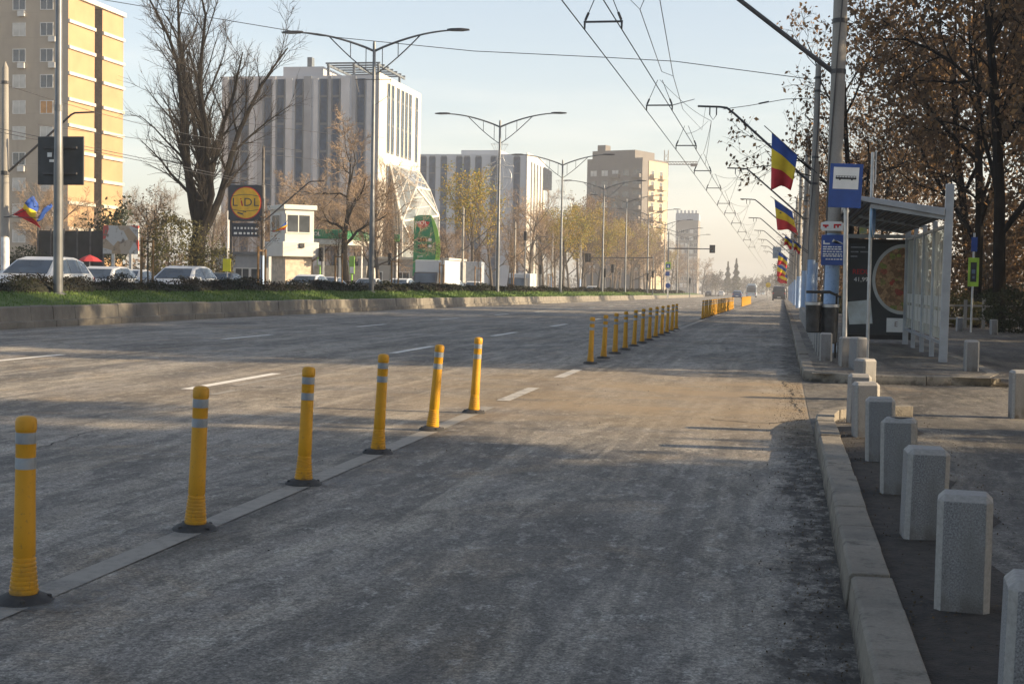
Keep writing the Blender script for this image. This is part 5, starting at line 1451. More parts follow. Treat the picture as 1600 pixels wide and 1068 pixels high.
spr = [dict(q) for q in oak]; spr[3]['leaf'] = 1; spr[4]['leaf'] = 2; spr[1]['n'] = 7; spr[4]['lspread'] = .1
SPR = tree('leafy_tree', spr, 37, 8.6, .16, leafmat_=M['oakleaf'], lsize=.17, twigmat=M['twiggrey'], bark=M['barkdark'])
den = [dict(q) for q in oak]; den[3]['leaf'] = 16; den[4]['leaf'] = 15
DEN = tree('leafy_tree', den, 33, 8.6, .175, leafmat_=M['oakleaf'], lsize=.2, twigmat=M['twiggrey'], bark=M['barkdark'])  # extra leaves so that the trees out of view shade more densely
GO = 'brown-leaved trees behind the bus shelter and along the right side'
ok_spots = [  # x, y, rot, scale, label
    (8.6, 40.5, 0, 1.22, 'nearest big brown-leaved tree, rising behind the crossing sign at the right edge'),
    (7.0, 48.5, 2, 1.25, 'brown-leaved tree with forked dark trunk directly behind the bus shelter post'),
    (10.5, 50.5, 4, 1.25, 'brown-leaved tree filling the upper right picture corner'),
    (7.4, 57.5, 1, 1.18, 'brown-leaved tree above the bus shelter roof'),
    (8.0, 64, 3, 1.25, 'brown-leaved tree behind the shelter, deeper in the row'),
    (3.0, 64, 5, 1.08, 'brown-leaved tree reaching toward the thick concrete pole'),
    (5.4, 84, 2, .95, 'brown-leaved tree with sparse outer sprays left of the thick pole'),
    (8.2, 90, 4, 1.15, 'brown-leaved tree hidden behind the thick pole'),
    (5.0, 103, 1, .9, 'brown-leaved tree seen between the second and thick poles'),
    (5.0, 122, 3, .95, 'far brown-leaved tree among the small flags'),
    (4.9, 143, 0, .95, 'far brown-leaved tree behind the small flags'),
    (4.2, 170, 2, .95, 'very far brown-leaved tree near the parked van'),
    (4.4, 205, 4, .95, 'most distant brown-leaved tree above the parked van'),
    # beside the view: they shade the street in front of the camera
    (13.5, 34, 1, 1.15, 'brown-leaved tree shading the shelter from beside the view'),
    (12.2, 26.0, 3, 1.0, 'brown-leaved tree standing just past the side street'),
    (21.0, 27, 0, 1.2, 'brown-leaved tree farther back past the side street'),
    (12.4, 8.3, 2, 1.08, 'brown-leaved tree on this side of the side street'),
    (10.5, 1.0, 5, 1.15, 'brown-leaved tree right of the camera'),
    (19.5, 5.0, 4, 1.2, 'brown-leaved tree farther right of the camera'),
    (12.0, -7, 1, 1.1, 'brown-leaved tree behind the camera to the right'),
    (20, 40, 2, 1.25, 'brown-leaved tree far back in the park behind the bushes'),
    (19, 60, 3, 1.25, 'brown-leaved tree deep in the park'),
    (16, 76, 5, 1.2, 'brown-leaved tree at the back of the park row'),
    (19.5, 34, 0, 1.2, 'unseen brown-leaved tree added for shade, second row beside the shelter'), (27, 31, 3, 1.2, 'unseen brown-leaved tree added for shade, third row beside the shelter'),  # rows from here on are unseen, added to deepen the street's shade
    (17.5, 9.0, 1, 1.15, 'unseen brown-leaved tree added for shade, second row before the side street'), (27, 6.5, 2, 1.2, 'unseen brown-leaved tree added for shade, third row before the side street'),
    (16.5, -1.5, 4, 1.2, 'unseen brown-leaved tree added for shade, second row right of the camera'), (14.5, 3.5, 0, 1.05, 'unseen brown-leaved tree added for shade, between the rows right of the camera'),
    (20, 50, 1, 1.3, 'unseen brown-leaved tree added for shade, second row of the park'), (25, 44, 2, 1.3, 'unseen brown-leaved tree added for shade, third row of the park')]
for i, (x, y, rz_, sc_, lab) in enumerate(ok_spots):
    plant(DEN if i >= 13 and not (x < 15 and 0 < y < 9) else SPR if i in (5, 6) else OAK[i % 3], 'leafy_tree', lab, 'tree', P(x, y, 0), rz_*1.05, sc_*1.02, GO, sc_*1.17)
# bushes and low fence on the right under the trees
def bush(w_, d, h, n, seed, ls):
    rg = np.random.default_rng(seed); c = rg.normal(size=(n, 3)); c /= np.linalg.norm(c, axis=1)[:, None]
    c *= (.45+.55*rg.random(n)**.5)[:, None]
    lump = 1+.22*np.sin(c[:, 0]*5+seed)*np.cos(c[:, 1]*4+seed*2)+.12*np.sin(c[:, 2]*9+seed)
    c = c*lump[:, None]*np.array([w_/2, d/2, h/2]); c[:, 2] = np.abs(c[:, 2]+h*.42)
    return c, leafquads(c, ls*(.6+.8*rg.random(n)), rg, .1)
def bushes(name, w_, d, h, n, seed, ls, mat):
    c, q = bush(w_, d, h, n, seed, ls)
    b = MB(); rr = random.Random(seed)
    for i in range(14):
        a = rr.uniform(0, 6.28); f = rr.uniform(.3, .85)
        b.tube([(rr.uniform(-.1, .1), rr.uniform(-.1, .1), -.1), (w_*.22*f*math.cos(a), d*.22*f*math.sin(a), h*.45), (w_*.42*f*math.cos(a), d*.42*f*math.sin(a), h*.8)], [.02, .014, .006], 4, cap=False)
    return [('stems', b.mesh('stems', M['twigdark'])), ('foliage', npmesh('foliage', q, mat, 4))]
BG = [bushes('bush', 3.4, 2.2, 1.7, 4200, 41, .10, M['greenleaf']), bushes('bush', 2.6, 2.0, 1.5, 3200, 43, .10, M['oliveleaf'])]
GB2 = 'bushes under the brown-leaved trees'
for i, (x, y, k, s_, lab) in enumerate(((7.6, 46.5, 0, .95, 'dark green bush at the right picture edge behind the far stone bollards'), (9.8, 48, 0, 1.1, 'dark green bush cut by the right picture edge'),
                    (6.2, 54, 1, .9, 'olive brown bush behind the crossing sign'), (4.6, 59, 1, .9, 'olive brown bush behind the shelter glass'), (8.4, 56, 0, 1.0, 'dark bush deep behind the low fence'),
                    (3.4, 74, 1, .8, 'olive bush beside the far blue-footed poles'), (3.2, 95, 1, .8, 'small olive bush far along the right pavement'), (12, 56, 0, 1.2, 'broad dark bush among the tree trunks'))):
    plant(BG[k], 'bush', lab, 'bush', P(x, y, 0), i*1.3, s_, GB2)
BB = [bushes('thicket', 5.0, 3.2, 5.2, 5200, 61, .17, M['oakleaf']), bushes('thicket', 4.2, 3.0, 4.2, 4200, 63, .17, M['oakleaf'])]
for i, (x, y, k, lab) in enumerate(((8.2, 59, 0, 'tall brown thicket behind the crossing sign'), (11.5, 55, 1, 'tall brown thicket at the right picture edge behind the bush'), (6.0, 66, 1, 'tall brown thicket seen through the shelter glass'), (14.5, 66, 0, 'tall brown thicket deep between the trunks'), (10.2, 74, 0, 'tall brown thicket at the back of the park'), (4.6, 84, 1, 'brown thicket behind the poster case'), (4.2, 112, 1, 'brown thicket beyond the flag poles'), (17, 57, 0, 'tall brown thicket beside the view at right'))):
    plant(BB[k], 'thicket', lab, 'thicket', P(x, y, 0), i*1.1, 1.0, 'brown thickets under the trees')
o = thing('low_fence', 'low pale post and rail fence in front of the bushes', 'fence', P(4.4, 51, 0))
for i in range(9): MB().box(i*.62-.05, i*.62+.05, i*.1-.05, i*.1+.05, 0, 1.0+.06*(i % 3)).build('post', M['polecon'], o)
for z in (.35, .8): MB().bar((-.05, 0, z), (5.0, .8, z), .04, .07).build('rail', M['polecon'], o)

# big bare poplar
big = [dict(seg=6, wob=.035, up=.1, taper=.6, sides=10), dict(n=8, f0=.50, ang=(5, 27), len=(1.35, 2.7), seg=9, wob=.11, up=.06, rr=.62, sides=8, apical=.0, taper=.16),
       dict(n=12, f0=.12, ang=(20, 55), len=(.20, .48), seg=5, wob=.10, up=.12, rr=.50, sides=5, apical=.5, taper=.2),
       dict(n=9, f0=.12, ang=(18, 50), len=(.32, .6), seg=3, wob=.12, up=.12, rr=.5, sides=3, rmin=.016),
       dict(n=8, f0=.12, ang=(18, 45), len=(.4, .75), seg=2, wob=.14, up=.08, rr=.55, sides=3, rmin=.0115, twig=True)]
T1 = tree('bare_tree', big, 12, 6.6, .60, twigmat=M['twiggrey'], bark=M['barkdark'])
x1 = at(303, 420, 84)
plant(T1, 'bare_tree', 'huge bare dark poplar with many upright limbs, between tower and store sign', 'tree', P(x1.x, 84, .1), .6+math.pi, 1.0)
# ivy-like brown leafage round its foot
iv = bushes('shrub', 4.2, 3.6, 6.4, 5200, 47, .17, M['oliveleaf'])
plant(iv, 'shrub', 'tall straggly olive brown shrub wrapping the foot of the huge bare poplar', 'shrub', P(at(272, 420, 82).x, 82, .1), 0, .95)
plant(bushes('shrub', 3.2, 3, 5.0, 2600, 48, .17, M['oliveleaf']), 'shrub', 'brown leafy shrub right of the huge poplar trunk', 'shrub', P(at(338, 420, 83).x, 83, .1), 0, .8)
# bare trees with lit beige twigs
bare = [dict(seg=5, wob=.06, up=.08, taper=.4, sides=8), dict(n=9, f0=.25, ang=(28, 62), len=(.42, .68), seg=5, wob=.13, up=.09, rr=.5, sides=5, apical=.3, taper=.2),
        dict(n=8, f0=.15, ang=(25, 58), len=(.38, .62), seg=4, wob=.15, up=.06, rr=.5, sides=4, taper=.25),
        dict(n=8, f0=.12, ang=(22, 58), len=(.40, .7), seg=3, wob=.15, up=.04, rr=.55, sides=3, rmin=.014, twig=True),
        dict(n=7, f0=.12, ang=(22, 55), len=(.5, .85), seg=2, wob=.15, up=.03, rr=.6, sides=3, rmin=.011, twig=True)]
BARE = [tree('bare_tree', bare, 61+i, 9.0, .24, twigmat=(M['twiglight'], M['twig'], M['twiglight'])[i]) for i in range(3)]
twist = [dict(seg=7, wob=.10, up=.05, taper=.12, sides=8), dict(n=8, f0=.35, ang=(40, 75), len=(.34, .55), seg=6, wob=.24, up=.10, rr=.62, sides=6, apical=.2, taper=.25)]+bare[2:]
T2 = tree('bare_tree', twist, 77, 10.5, .30, twigmat=M['twiglight'], bark=M['barkdark'])
plant(T2, 'bare_tree', 'bare tree with crooked dark limbs and beige twigs before the striped office block', 'tree', P(at(538, 420, 112).x, 112, .1), 2.3, 1.22)
GB3 = 'bare beige trees across the street'
spots = [(490, 128, 0, .80), (455, 140, 1, .75), (575, 122, 2, .82), (592, 118, 1, .72), (622, 175, 0, .55), (600, 150, 1, .55), (430, 125, 2, .62), (560, 146, 0, .8), (520, 150, 1, .8), (700, 165, 2, .62),
         (250, 110, 1, .62), (225, 118, 2, .6), (95, 104, 0, .6), (60, 112, 1, .62), (130, 120, 2, .55),
         (770, 190, 0, .8), (795, 215, 1, .9), (690, 178, 0, .55), (828, 185, 2, .95), (850, 230, 0, .9), (910, 240, 1, .9), (935, 255, 2, .95), (890, 280, 0, 1.0), (960, 270, 1, .95), (985, 300, 2, 1.0),
         (1000, 330, 0, 1.0), (1015, 360, 1, 1.05), (1035, 400, 2, 1.0), (1048, 450, 0, 1.1), (1062, 500, 1, 1.0), (1085, 520, 2, .9), (1098, 560, 0, 1.0)]
near_lab = ['left of the crooked tree', 'right of the white kiosk', 'right of the tallest lamp pole', 'thin and tall right of the tallest lamp', 'left of the green totem', 'below the glass atrium', 'behind the white kiosk', 'behind the crooked tree', 'behind the green canopy', 'right of the green totem',
            'right of the orange tower', 'at the foot of the orange tower side', 'before the beige tower front', 'at far left before the tower', 'below the dark sign panel', 'right of the second lamp', 'before the farther office block', 'behind the yellowish tree']
for i, (px, y, k, s_) in enumerate(spots):
    lab = 'bare twiggy tree '+near_lab[i] if i < len(near_lab) else 'hazy bare tree in the far row beyond the lamps, %s from the left' % ordinal(i-len(near_lab))
    plant(BARE[k], 'bare_tree', lab, 'tree', P(at(px, 420, y).x, y, .1), i*1.7, s_*1.28, GB3)
for i, (px, y, k, s_, lab) in enumerate(((332, 136, 1, .85, 'hazy bare tree behind the huge poplar trunk'), (352, 150, 2, .9, 'hazy bare tree between the poplar and the store sign'), (425, 152, 0, .9, 'bare beige tree before the left end of the striped office block'))):
    plant(BARE[k], 'bare_tree', lab, 'tree', P(at(px, 420, y).x, y, .1), i*2.7, s_, GB3)
# golden / beige leafed trees
gold = [dict(seg=5, wob=.05, up=.06, taper=.5, sides=7), dict(n=9, f0=.45, ang=(18, 48), len=(.42, .62), seg=4, wob=.12, up=.10, rr=.5, sides=5, apical=.2),
        dict(n=7, f0=.15, ang=(22, 50), len=(.42, .62), seg=3, wob=.14, up=.06, rr=.5, sides=3, leaf=10, lspread=.3),
        dict(n=6, f0=.15, ang=(22, 52), len=(.45, .7), seg=2, wob=.15, up=.03, rr=.5, sides=3, rmin=.012, twig=True, leaf=11, lspread=.22)]
GOLD = [tree('golden_tree', gold, 91, 8.4, .19, leafmat_=M['goldleaf'], lsize=.17, twigmat=M['twiglight']), tree('golden_tree', gold, 95, 8.6, .2, leafmat_=M['beigeleaf'], lsize=.17, twigmat=M['twiglight'])]
plant(GOLD[0], 'golden_tree', 'round crowned yellowish tree on a slim trunk left of the second lamp', 'tree', P(at(738, 420, 160).x, 160, .1), .4, 1.3)
GG = 'golden and beige trees in the far row'
gs = [(880, 200, 0, .85), (905, 225, 0, .95), (868, 230, 1, .8), (925, 262, 1, 1.1), (945, 245, 0, .85), (968, 290, 0, 1.0), (990, 320, 1, 1.0), (1008, 350, 0, 1.15), (1025, 380, 1, 1.0), (955, 330, 1, 1.3), (1040, 430, 0, .9), (915, 300, 1, 1.4), (660, 170, 1, .55), (470, 150, 1, .7), (845, 300, 1, 1.2), (1000, 400, 1, 1.5)]
for i, (px, y, k, s_) in enumerate(gs):
    plant(GOLD[k], 'golden_tree', '%s leafed tree in the far left row, %s counting away from the camera' % (('golden', 'beige')[k], ordinal(i)), 'tree', P(at(px, 420, y).x, y, .1), i*2.1, s_*1.35, GG)
# evergreen and dark shrubs at far left
plant(bushes('shrub', 4.0, 3, 3.2, 3800, 51, .16, M['greenleaf']), 'shrub', 'dark rounded shrub under the flags at the left edge', 'shrub', P(at(42, 420, 84).x, 84, .1), 0, 1.0)
plant(bushes('shrub', 2.4, 2.4, 4.8, 2600, 52, .17, M['greenleaf']), 'shrub', 'dark leafy small tree before the orange tower side', 'shrub', P(at(176, 420, 96).x, 96, 1.6), 0, 1.0)
ev = [dict(seg=4, wob=.05, up=.05, taper=.4, sides=7), dict(n=8, f0=.4, ang=(35, 70), len=(.4, .6), seg=4, wob=.15, up=.08, rr=.5, sides=4), dict(n=7, f0=.15, ang=(25, 60), len=(.4, .65), seg=3, wob=.15, up=.02, rr=.5, sides=3, leaf=16, lspread=.28)]
plant(tree('evergreen', ev, 23, 5.4, .14, leafmat_=M['greenleaf'], lsize=.26), 'evergreen', 'dark leaved small tree in front of the foot of the orange tower', 'tree', P(at(172, 420, 98).x, 98, .1), 0, 1.05)
# far plane of trees near the vanishing point
far = [dict(seg=3, wob=.04, up=.05, taper=.4, sides=5), dict(n=8, f0=.2, ang=(30, 60), len=(.45, .7), seg=3, wob=.15, up=.1, rr=.5, sides=3, leaf=30, lspread=.55), dict(n=5, f0=.2, ang=(30, 60), len=(.5, .8), seg=2, wob=.15, up=.05, rr=.5, sides=3, leaf=22, lspread=.5)]
M['farleaf'] = leafmat('far_leaf', (.10, .088, .07), (.065, .065, .05), .15, .2)
FAR = tree('far_tree', far, 5, 11, .3, leafmat_=M['farleaf'], lsize=.6)
con = MB(); rr = random.Random(3); cl = []
for i in range(2600):
    h = rr.random()**.8; a = rr.uniform(0, 6.28); r = (1-h)*3.2*(.35+.65*rr.random()**.5)*(.75+.25*math.sin(h*34)); cl.append((r*math.cos(a), r*math.sin(a), 1+h*14))
rg = np.random.default_rng(3); CON = [('trunk', MB().tube([(0, 0, -.5), (0, 0, 15)], [.25, .03], 6).mesh('trunk', M['bark'])), ('crown', npmesh('crown', leafquads(np.array(cl), .6*(.6+.8*rg.random(len(cl))), rg, .3), M['greenleaf'], 4))]
GF3 = 'trees at the far end of the street'
fs = [(1105, 600, 0), (1118, 560, 0), (1128, 640, 0), (1137, 640, 1), (1150, 600, 1), (1160, 660, 0), (1170, 700, 0), (1180, 720, 0), (1190, 690, 0), (1198, 650, 0), (1207, 560, 0), (1216, 480, 0), (1223, 400, 0), (1230, 330, 0), (1143, 700, 0), (1112, 660, 0)]
for i, (px, y, k) in enumerate(fs):
    plant(CON if k else FAR, 'conifer' if k else 'far_tree', '%s at the far end of the street, %s from the left' % (('pale hazy broad tree', 'pointed hazy conifer')[k], ordinal(i)), 'tree', P(at(px, 440, y).x, y, 0), i*1.9, (.95 if k else .62)*(1+.12*math.sin(i*2.2)), GF3)
rg = np.random.default_rng(8); n = 9000
a = rg.random(n); x = -300+560*a; y = 820+120*rg.random(n)+0*a; hh = 9+4*np.sin(x*.05)+3*np.sin(x*.17+1)+2*np.sin(x*.41)
z = np.array([gz(q) for q in y])+hh*rg.random(n)**.7
tag(link(npmesh('far_woods', leafquads(np.stack([x, y, z], 1), 2.2, rg, .1), M['farleaf'], 4), 'far_woods'), kind='stuff')
rg = np.random.default_rng(18); n = 9000
x = -330+270*rg.random(n); y = 260+60*rg.random(n); hh = 5+2*np.sin(x*.09)+1.4*np.sin(x*.3)
z = np.array([gz(q) for q in y])+hh*rg.random(n)**.7
tag(link(npmesh('far_woods', leafquads(np.stack([x, y, z], 1), 1.0, rg, .1), M['beigeleaf'], 4), 'far_woods'), kind='stuff')

# staked saplings on the median
sap = [dict(seg=4, wob=.03, up=.1, taper=.5, sides=6), dict(n=9, f0=.62, ang=(20, 60), len=(.22, .4), seg=3, wob=.15, up=.1, rr=.5, sides=3, rmin=.008), dict(n=6, f0=.2, ang=(25, 60), len=(.4, .7), seg=2, wob=.15, up=.05, rr=.6, sides=3, rmin=.006, twig=True, leaf=5, lspread=.06)]
SAP = tree('sapling', sap, 15, 3.3, .035, leafmat_=M['beigeleaf'], lsize=.07, twigmat=M['twiggrey'])
M['stake'] = pmat('wooden_stake', (.24, .145, .065), .8, .3, 4)
GS = 'staked saplings on the median'
slab = ['between the parked white cars', 'before the dark pole right of the store sign', 'before the crooked bare tree', 'left of the green totem', 'right of the green totem', 'left of the second lamp pole', 'right of the second lamp pole', 'left of the third lamp pole']
for i, px in enumerate((231, 409, 528, 617, 691, 747, 800, 860)):
    p = atx(px, 425, -20.9); o = plant(SAP, 'staked_sapling', 'young staked sapling on the median '+slab[i], 'sapling', P(-20.9, p.y, .55), i*1.4, 1.0, GS)
    sgn = 1 if i % 2 else -1
    MB().tube([(-.22, .05*sgn, -.3), (-.21, .05*sgn, 2.05)], .045, 6).build('stake', M['stake'], o); MB().tube([(.2, -.05, -.3), (.2, -.05, 1.95)], .045, 6).build('stake', M['stake'], o)
    MB().bar((-.22, 0, 1.9), (.21, 0, 1.88), .025, .06).build('tie', M['stake'], o)
# ---------------------------------------------------------------- vehicles
def paint(name, col, rough=.28): return pmat(name, col, rough, .05, 1.2, 0, .6)
PAINT = dict(white=paint('car_white', (.52, .54, .56)), dark=paint('car_dark', (.035, .037, .04)), blue=paint('car_blue', (.03, .06, .14)), silver=paint('car_silver', (.45, .46, .47)), black=paint('van_black', (.028, .032, .045)), bus=paint('bus_blue_grey', (.30, .36, .42)), lightbus=paint('bus_light_blue', (.40, .52, .62)))
M['tyre'] = pmat('tyre', (.022, .022, .022), .85, .2, 9); M['rim'] = pmat('wheel_rim', (.40, .41, .42), .35, .1, 5, .7)
M['cglass'] = glass('car_glass', (.03, .042, .058), .07); M['headlight'] = pmat('headlight', (.65, .67, .70), .15, .1, 5); M['tail'] = pmat('tail_light', (.40, .015, .015), .3, .1, 5)
M['plate'] = pmat('number_plate', (.68, .68, .66), .4, .05, 5)
HATCH = [(-2.12, .34, .60, .64, .70, .62), (-2.02, .22, .74, .79, .82, .76), (-1.55, .20, .88, .93, .87, .80), (-1.0, .20, .95, 1.00, .88, .80), (-.22, .20, .98, 1.44, .89, .64), (.35, .20, .99, 1.53, .89, .64), (1.05, .20, 1.0, 1.52, .89, .64), (1.72, .22, 1.01, 1.40, .87, .62), (2.06, .26, .96, 1.02, .83, .74), (2.14, .36, .62, .66, .76, .70)]
SEDAN = [(-2.2, .34, .60, .64, .70, .62), (-2.1, .22, .72, .77, .82, .76), (-1.5, .20, .86, .90, .87, .80), (-.95, .20, .92, .96, .88, .80), (-.15, .20, .95, 1.40, .88, .62), (.4, .20, .96, 1.45, .88, .62), (.85, .20, .97, 1.40, .88, .62), (1.45, .22, .98, 1.03, .87, .78), (2.0, .26, .96, 1.0, .83, .76), (2.2, .36, .64, .70, .78, .72)]
VAN = [(-2.7, .36, .70, .75, .86, .78), (-2.58, .24, .98, 1.05, .92, .86), (-1.95, .24, 1.20, 1.27, .97, .90), (-1.85, .24, 1.24, 1.34, .98, .90), (-1.15, .24, 1.28, 2.06, .99, .84), (-.4, .24, 1.3, 2.22, .99, .84), (1.2, .24, 1.3, 2.24, .99, .84), (2.4, .26, 1.3, 2.20, .98, .84), (2.62, .30, 1.25, 1.95, .97, .86), (2.68, .40, .8, .9, .94, .88)]
def vehicle(name, cat, st, mat, wi=(3, 4), ri=(7, 8), side=(4, 5, 6, 7), wheel=(-1.32, 1.32), wr=.31, van=False):
    o = thing(name, '', cat)
    b = MB(); n = 8
    for (y, zb, zs, zt, wb, wt_) in st:
        b.v += [(-wb*.93, y, zb), (-wb, y, zb+.16), (-wb, y, zs), (-wt_, y, zt), (wt_, y, zt), (wb, y, zs), (wb, y, zb+.16), (wb*.93, y, zb)]
    for i in range(len(st)-1):
        for k in range(n): b.f.append((i*n+k, (i+1)*n+k, (i+1)*n+(k+1) % n, i*n+(k+1) % n)); b.m.append(0)
    b.f.append(tuple(range(n))); b.m.append(0); e = (len(st)-1)*n; b.f.append(tuple(reversed(range(e, e+n)))); b.m.append(0)
    b.build('body', mat, o, smooth=True, bevel=.02)
    def ln(i, f, sx_):                                  # point on side between belt (0) and roof (1) of station i
        y, zb, zs, zt, wb, wt_ = st[i]; return Vector((sx_*(wb+(wt_-wb)*f), y, zs+(zt-zs)*f))
    def top(i, f): y, zb, zs, zt, wb, wt_ = st[i]; return Vector((wt_*f, y, zt))
    for nm, (i, j) in (('windshield', wi), ('rear_window', ri)):
        a, c, d, e_ = top(i, -.90), top(i, .90), top(j, .88), top(j, -.88)
        if nm == 'rear_window' and van: a, c, d, e_ = [Vector((x, st[8][0]+.01, z)) for x, z in ((-.7, 1.9), (.7, 1.9), (.72, 1.3), (-.72, 1.3))]
        nn = (c-a).cross(e_-a).normalized()
        if nn.y*(1 if nm == 'rear_window' else -1) < 0: nn = -nn
        ins = lambda p, q, f=.06: p.lerp(q, f)
        A_, B_, C_, D_ = ins(a, e_), ins(c, d), ins(d, c), ins(e_, a)
        MB().prism([A_+nn*.006, B_+nn*.006, C_+nn*.006, D_+nn*.006], nn*.012).build(nm, M['cglass'], o)
    for sx_ in (-1, 1):
        segs = list(zip(side[:-1], side[1:]))
        if van: segs = segs[:1]
        for (i, j) in segs:
            a, c, d, e_ = ln(i, .10, sx_), ln(j, .10, sx_), ln(j, .86, sx_), ln(i, .86, sx_)
            u = (c-a)*.03; nn = Vector((sx_, 0, .2)).normalized()
            MB().prism([a+u+nn*.004, c-u+nn*.004, d-u+nn*.004, e_+u+nn*.004], nn*.012).build('side_window', M['cglass'], o)
        i = side[0]-1                                    # quarter glass over the front wing
        a, c, d = ln(i, .3, sx_)*1.0, ln(side[0], .10, sx_), ln(side[0], .82, sx_); a.y += .18; nn = Vector((sx_, 0, .2)).normalized()
        MB().prism([a+nn*.004, c+nn*.004, d+nn*.004], nn*.012).build('side_window', M['cglass'], o)
        for yw in wheel:
            w_ = MB(); prof = [(wr*.55, -.10), (wr*.93, -.10), (wr, -.07), (wr, .07), (wr*.93, .10), (wr*.55, .10)]
            w_.lathe(prof, 20); tw = w_.build('wheel', M['tyre'], o, loc=(sx_*(st[4][4]-.09), yw, wr), rot=(0, math.pi/2, 0), smooth=True)
            MB().lathe([(wr*.56, -.102), (wr*.56, .102), (wr*.2, .112)], 14).build('rim', M['rim'], tw, smooth=True)
        y0, _, zs0, zt0, wb0, _ = st[1]
        MB().prism([(sx_*.45, y0-.045, zs0-.02), (sx_*.80, y0-.02, zs0-.0), (sx_*.82, y0+.02, zs0-.13), (sx_*.48, y0-.05, zs0-.15)], (0, .05, 0)).build('headlight', M['headlight'], o)
        ye, _, zse, zte, wbe, _ = st[-2]
        MB().prism([(sx_*(wbe-.22), ye+.0, zse-.02), (sx_*wbe*.99, ye-.0, zse-.02), (sx_*wbe*.99, ye, zse-.28), (sx_*(wbe-.2), ye, zse-.25)], (0, .05, 0)).build('tail_light', M['tail'], o)
        p = ln(side[0]-1, .35, sx_); MB().box(-.10, .10, -.05, .05, -.07, .07).build('mirror', mat, o, loc=p+Vector((sx_*.10, .42, .06)), bevel=.02)
    MB().box(-.26, .26, -.02, .0, -.055, .055).build('number_plate', M['plate'], o, loc=(0, st[0][0]-.005, .46))
    MB().box(-.26, .26, 0, .02, -.055, .055).build('number_plate', M['plate'], o, loc=(0, st[-1][0]+.005, .52))
    return o
def park(o, x, y, dz, rz_, lab, group=None):
    o.location = P(x, y, dz); o.rotation_euler = (0, 0, R(rz_)); o['label'] = lab
    if group: o['group'] = group
    return o
# opposite carriageway: cars come towards the camera
wc = vehicle('car', 'car', HATCH, PAINT['white'])
p = atx(62, 425, -24.3); park(wc, -24.3, p.y, .15, 2, 'large white hatchback at the left picture edge behind the hedge'); wc.scale = (1.08, 1.05, 1.13)
c = copy_tree(wc, label='smaller white car behind the hedge, second from the left picture edge', loc=P(-27.2, atx(158, 425, -27.2).y, .15), rot=(0, 0, R(4)), scale=(1, 1, 1.0))
c = copy_tree(wc, label='white car behind the hedge in front of the huge bare poplar', loc=P(-24.6, atx(283, 425, -24.6).y, .15), rot=(0, 0, R(2)), scale=(1.04, 1.02, 1.06))
sd_ = vehicle('car', 'car', SEDAN, PAINT['silver']); park(sd_, -27.4, atx(200, 428, -27.4).y, .15, 3, 'silver saloon half hidden between two white cars')
dk = vehicle('car', 'car', SEDAN, PAINT['dark']); park(dk, -27.6, atx(345, 428, -27.6).y, .15, 2, 'dark car right of the white car below the yellow board')
for i, (px, x, src, lab) in enumerate(((625, -28, wc, 'small white car left of the green totem'), (705, -27.8, wc, 'small white car right of the box truck'), (512, -28, sd_, 'silver car left of the tallest lamp pole'), (480, -27.5, wc, 'white car behind the hedge right of the kiosk'), (575, -28, sd_, 'silver car hidden behind the tallest lamp pole'), (740, -28, wc, 'white car left of the second lamp'), (925, -28, wc, 'white van-like car far behind the third lamp'))):
    copy_tree(src, label=lab, loc=P(x, atx(px, 432, x).y, .15), rot=(0, 0, R(2)), scale=(1, 1, 1))
# box truck and white trailer
def box_truck(lab, x, y, w_=2.4, h=3.0, ln=5.5, cab=True, rz_=0):
    o = thing('truck' if cab else 'trailer', lab, 'truck' if cab else 'trailer', P(x, y, .15), R(rz_))
    MB().box(-w_/2, w_/2, 0, ln, .95, h).build('cargo_box', PAINT['white'] if cab else pmat('trailer_white', (.30, .30, .285) if x > -31 else (.30, .34, .40), .6), o, bevel=.05)
    if cab:
        b = MB(); b.prism([(-1.0, -1.75, .5), (-1.0, -1.75, 1.25), (-1.0, -1.35, 2.1), (-1.0, -.1, 2.15), (-1.0, -.1, .5)], (2.0, 0, 0)); b.build('cab', PAINT['dark'], o, bevel=.05)
        MB().prism([(-.85, -1.77, 1.28), (.85, -1.77, 1.28), (.82, -1.40, 2.02), (-.82, -1.40, 2.02)], (0, -.02, 0)).build('windshield', M['cglass'], o)
        for sx_ in (-1, 1): MB().box(-.14, .14, -.03, .0, -.08, .08).build('headlight', M['headlight'], o, loc=(sx_*.75, -1.76, .85))
    b = MB(); b.box(-w_/2+.1, w_/2-.1, -.1, ln-.1, .6, .95); b.build('chassis', M['black'], o)
    for sx_ in (-1, 1):
        for yw in ((-.95, ln-1.3) if cab else (.8, ln-1.0)):
            tw = MB().lathe([(.2, -.12), (.42, -.12), (.44, 0), (.42, .12), (.2, .12)], 18).build('wheel', M['tyre'], o, loc=(sx_*(w_/2-.2), yw, .44), rot=(0, math.pi/2, 0), smooth=True)
            MB().lathe([(.21, -.125), (.21, .125)], 12).build('rim', M['rim'], tw)
box_truck('white box truck with dark cab below the green totem', -28.0, atx(672, 425, -28.0).y, 2.5, 3.1)
box_truck('tall white trailer standing right of the box truck', -30.0, atx(708, 425, -30.0).y, 1.9, 3.3, 1.2, False)
box_truck('pale blue white trailer left of the second lamp', -32.5, atx(738, 425, -32.5).y, 2.0, 3.7, 1.6, False)
box_truck('white cabbed truck right of the second lamp behind a stake', -28.2, atx(812, 425, -28.2).y, 2.4, 2.6, 4)
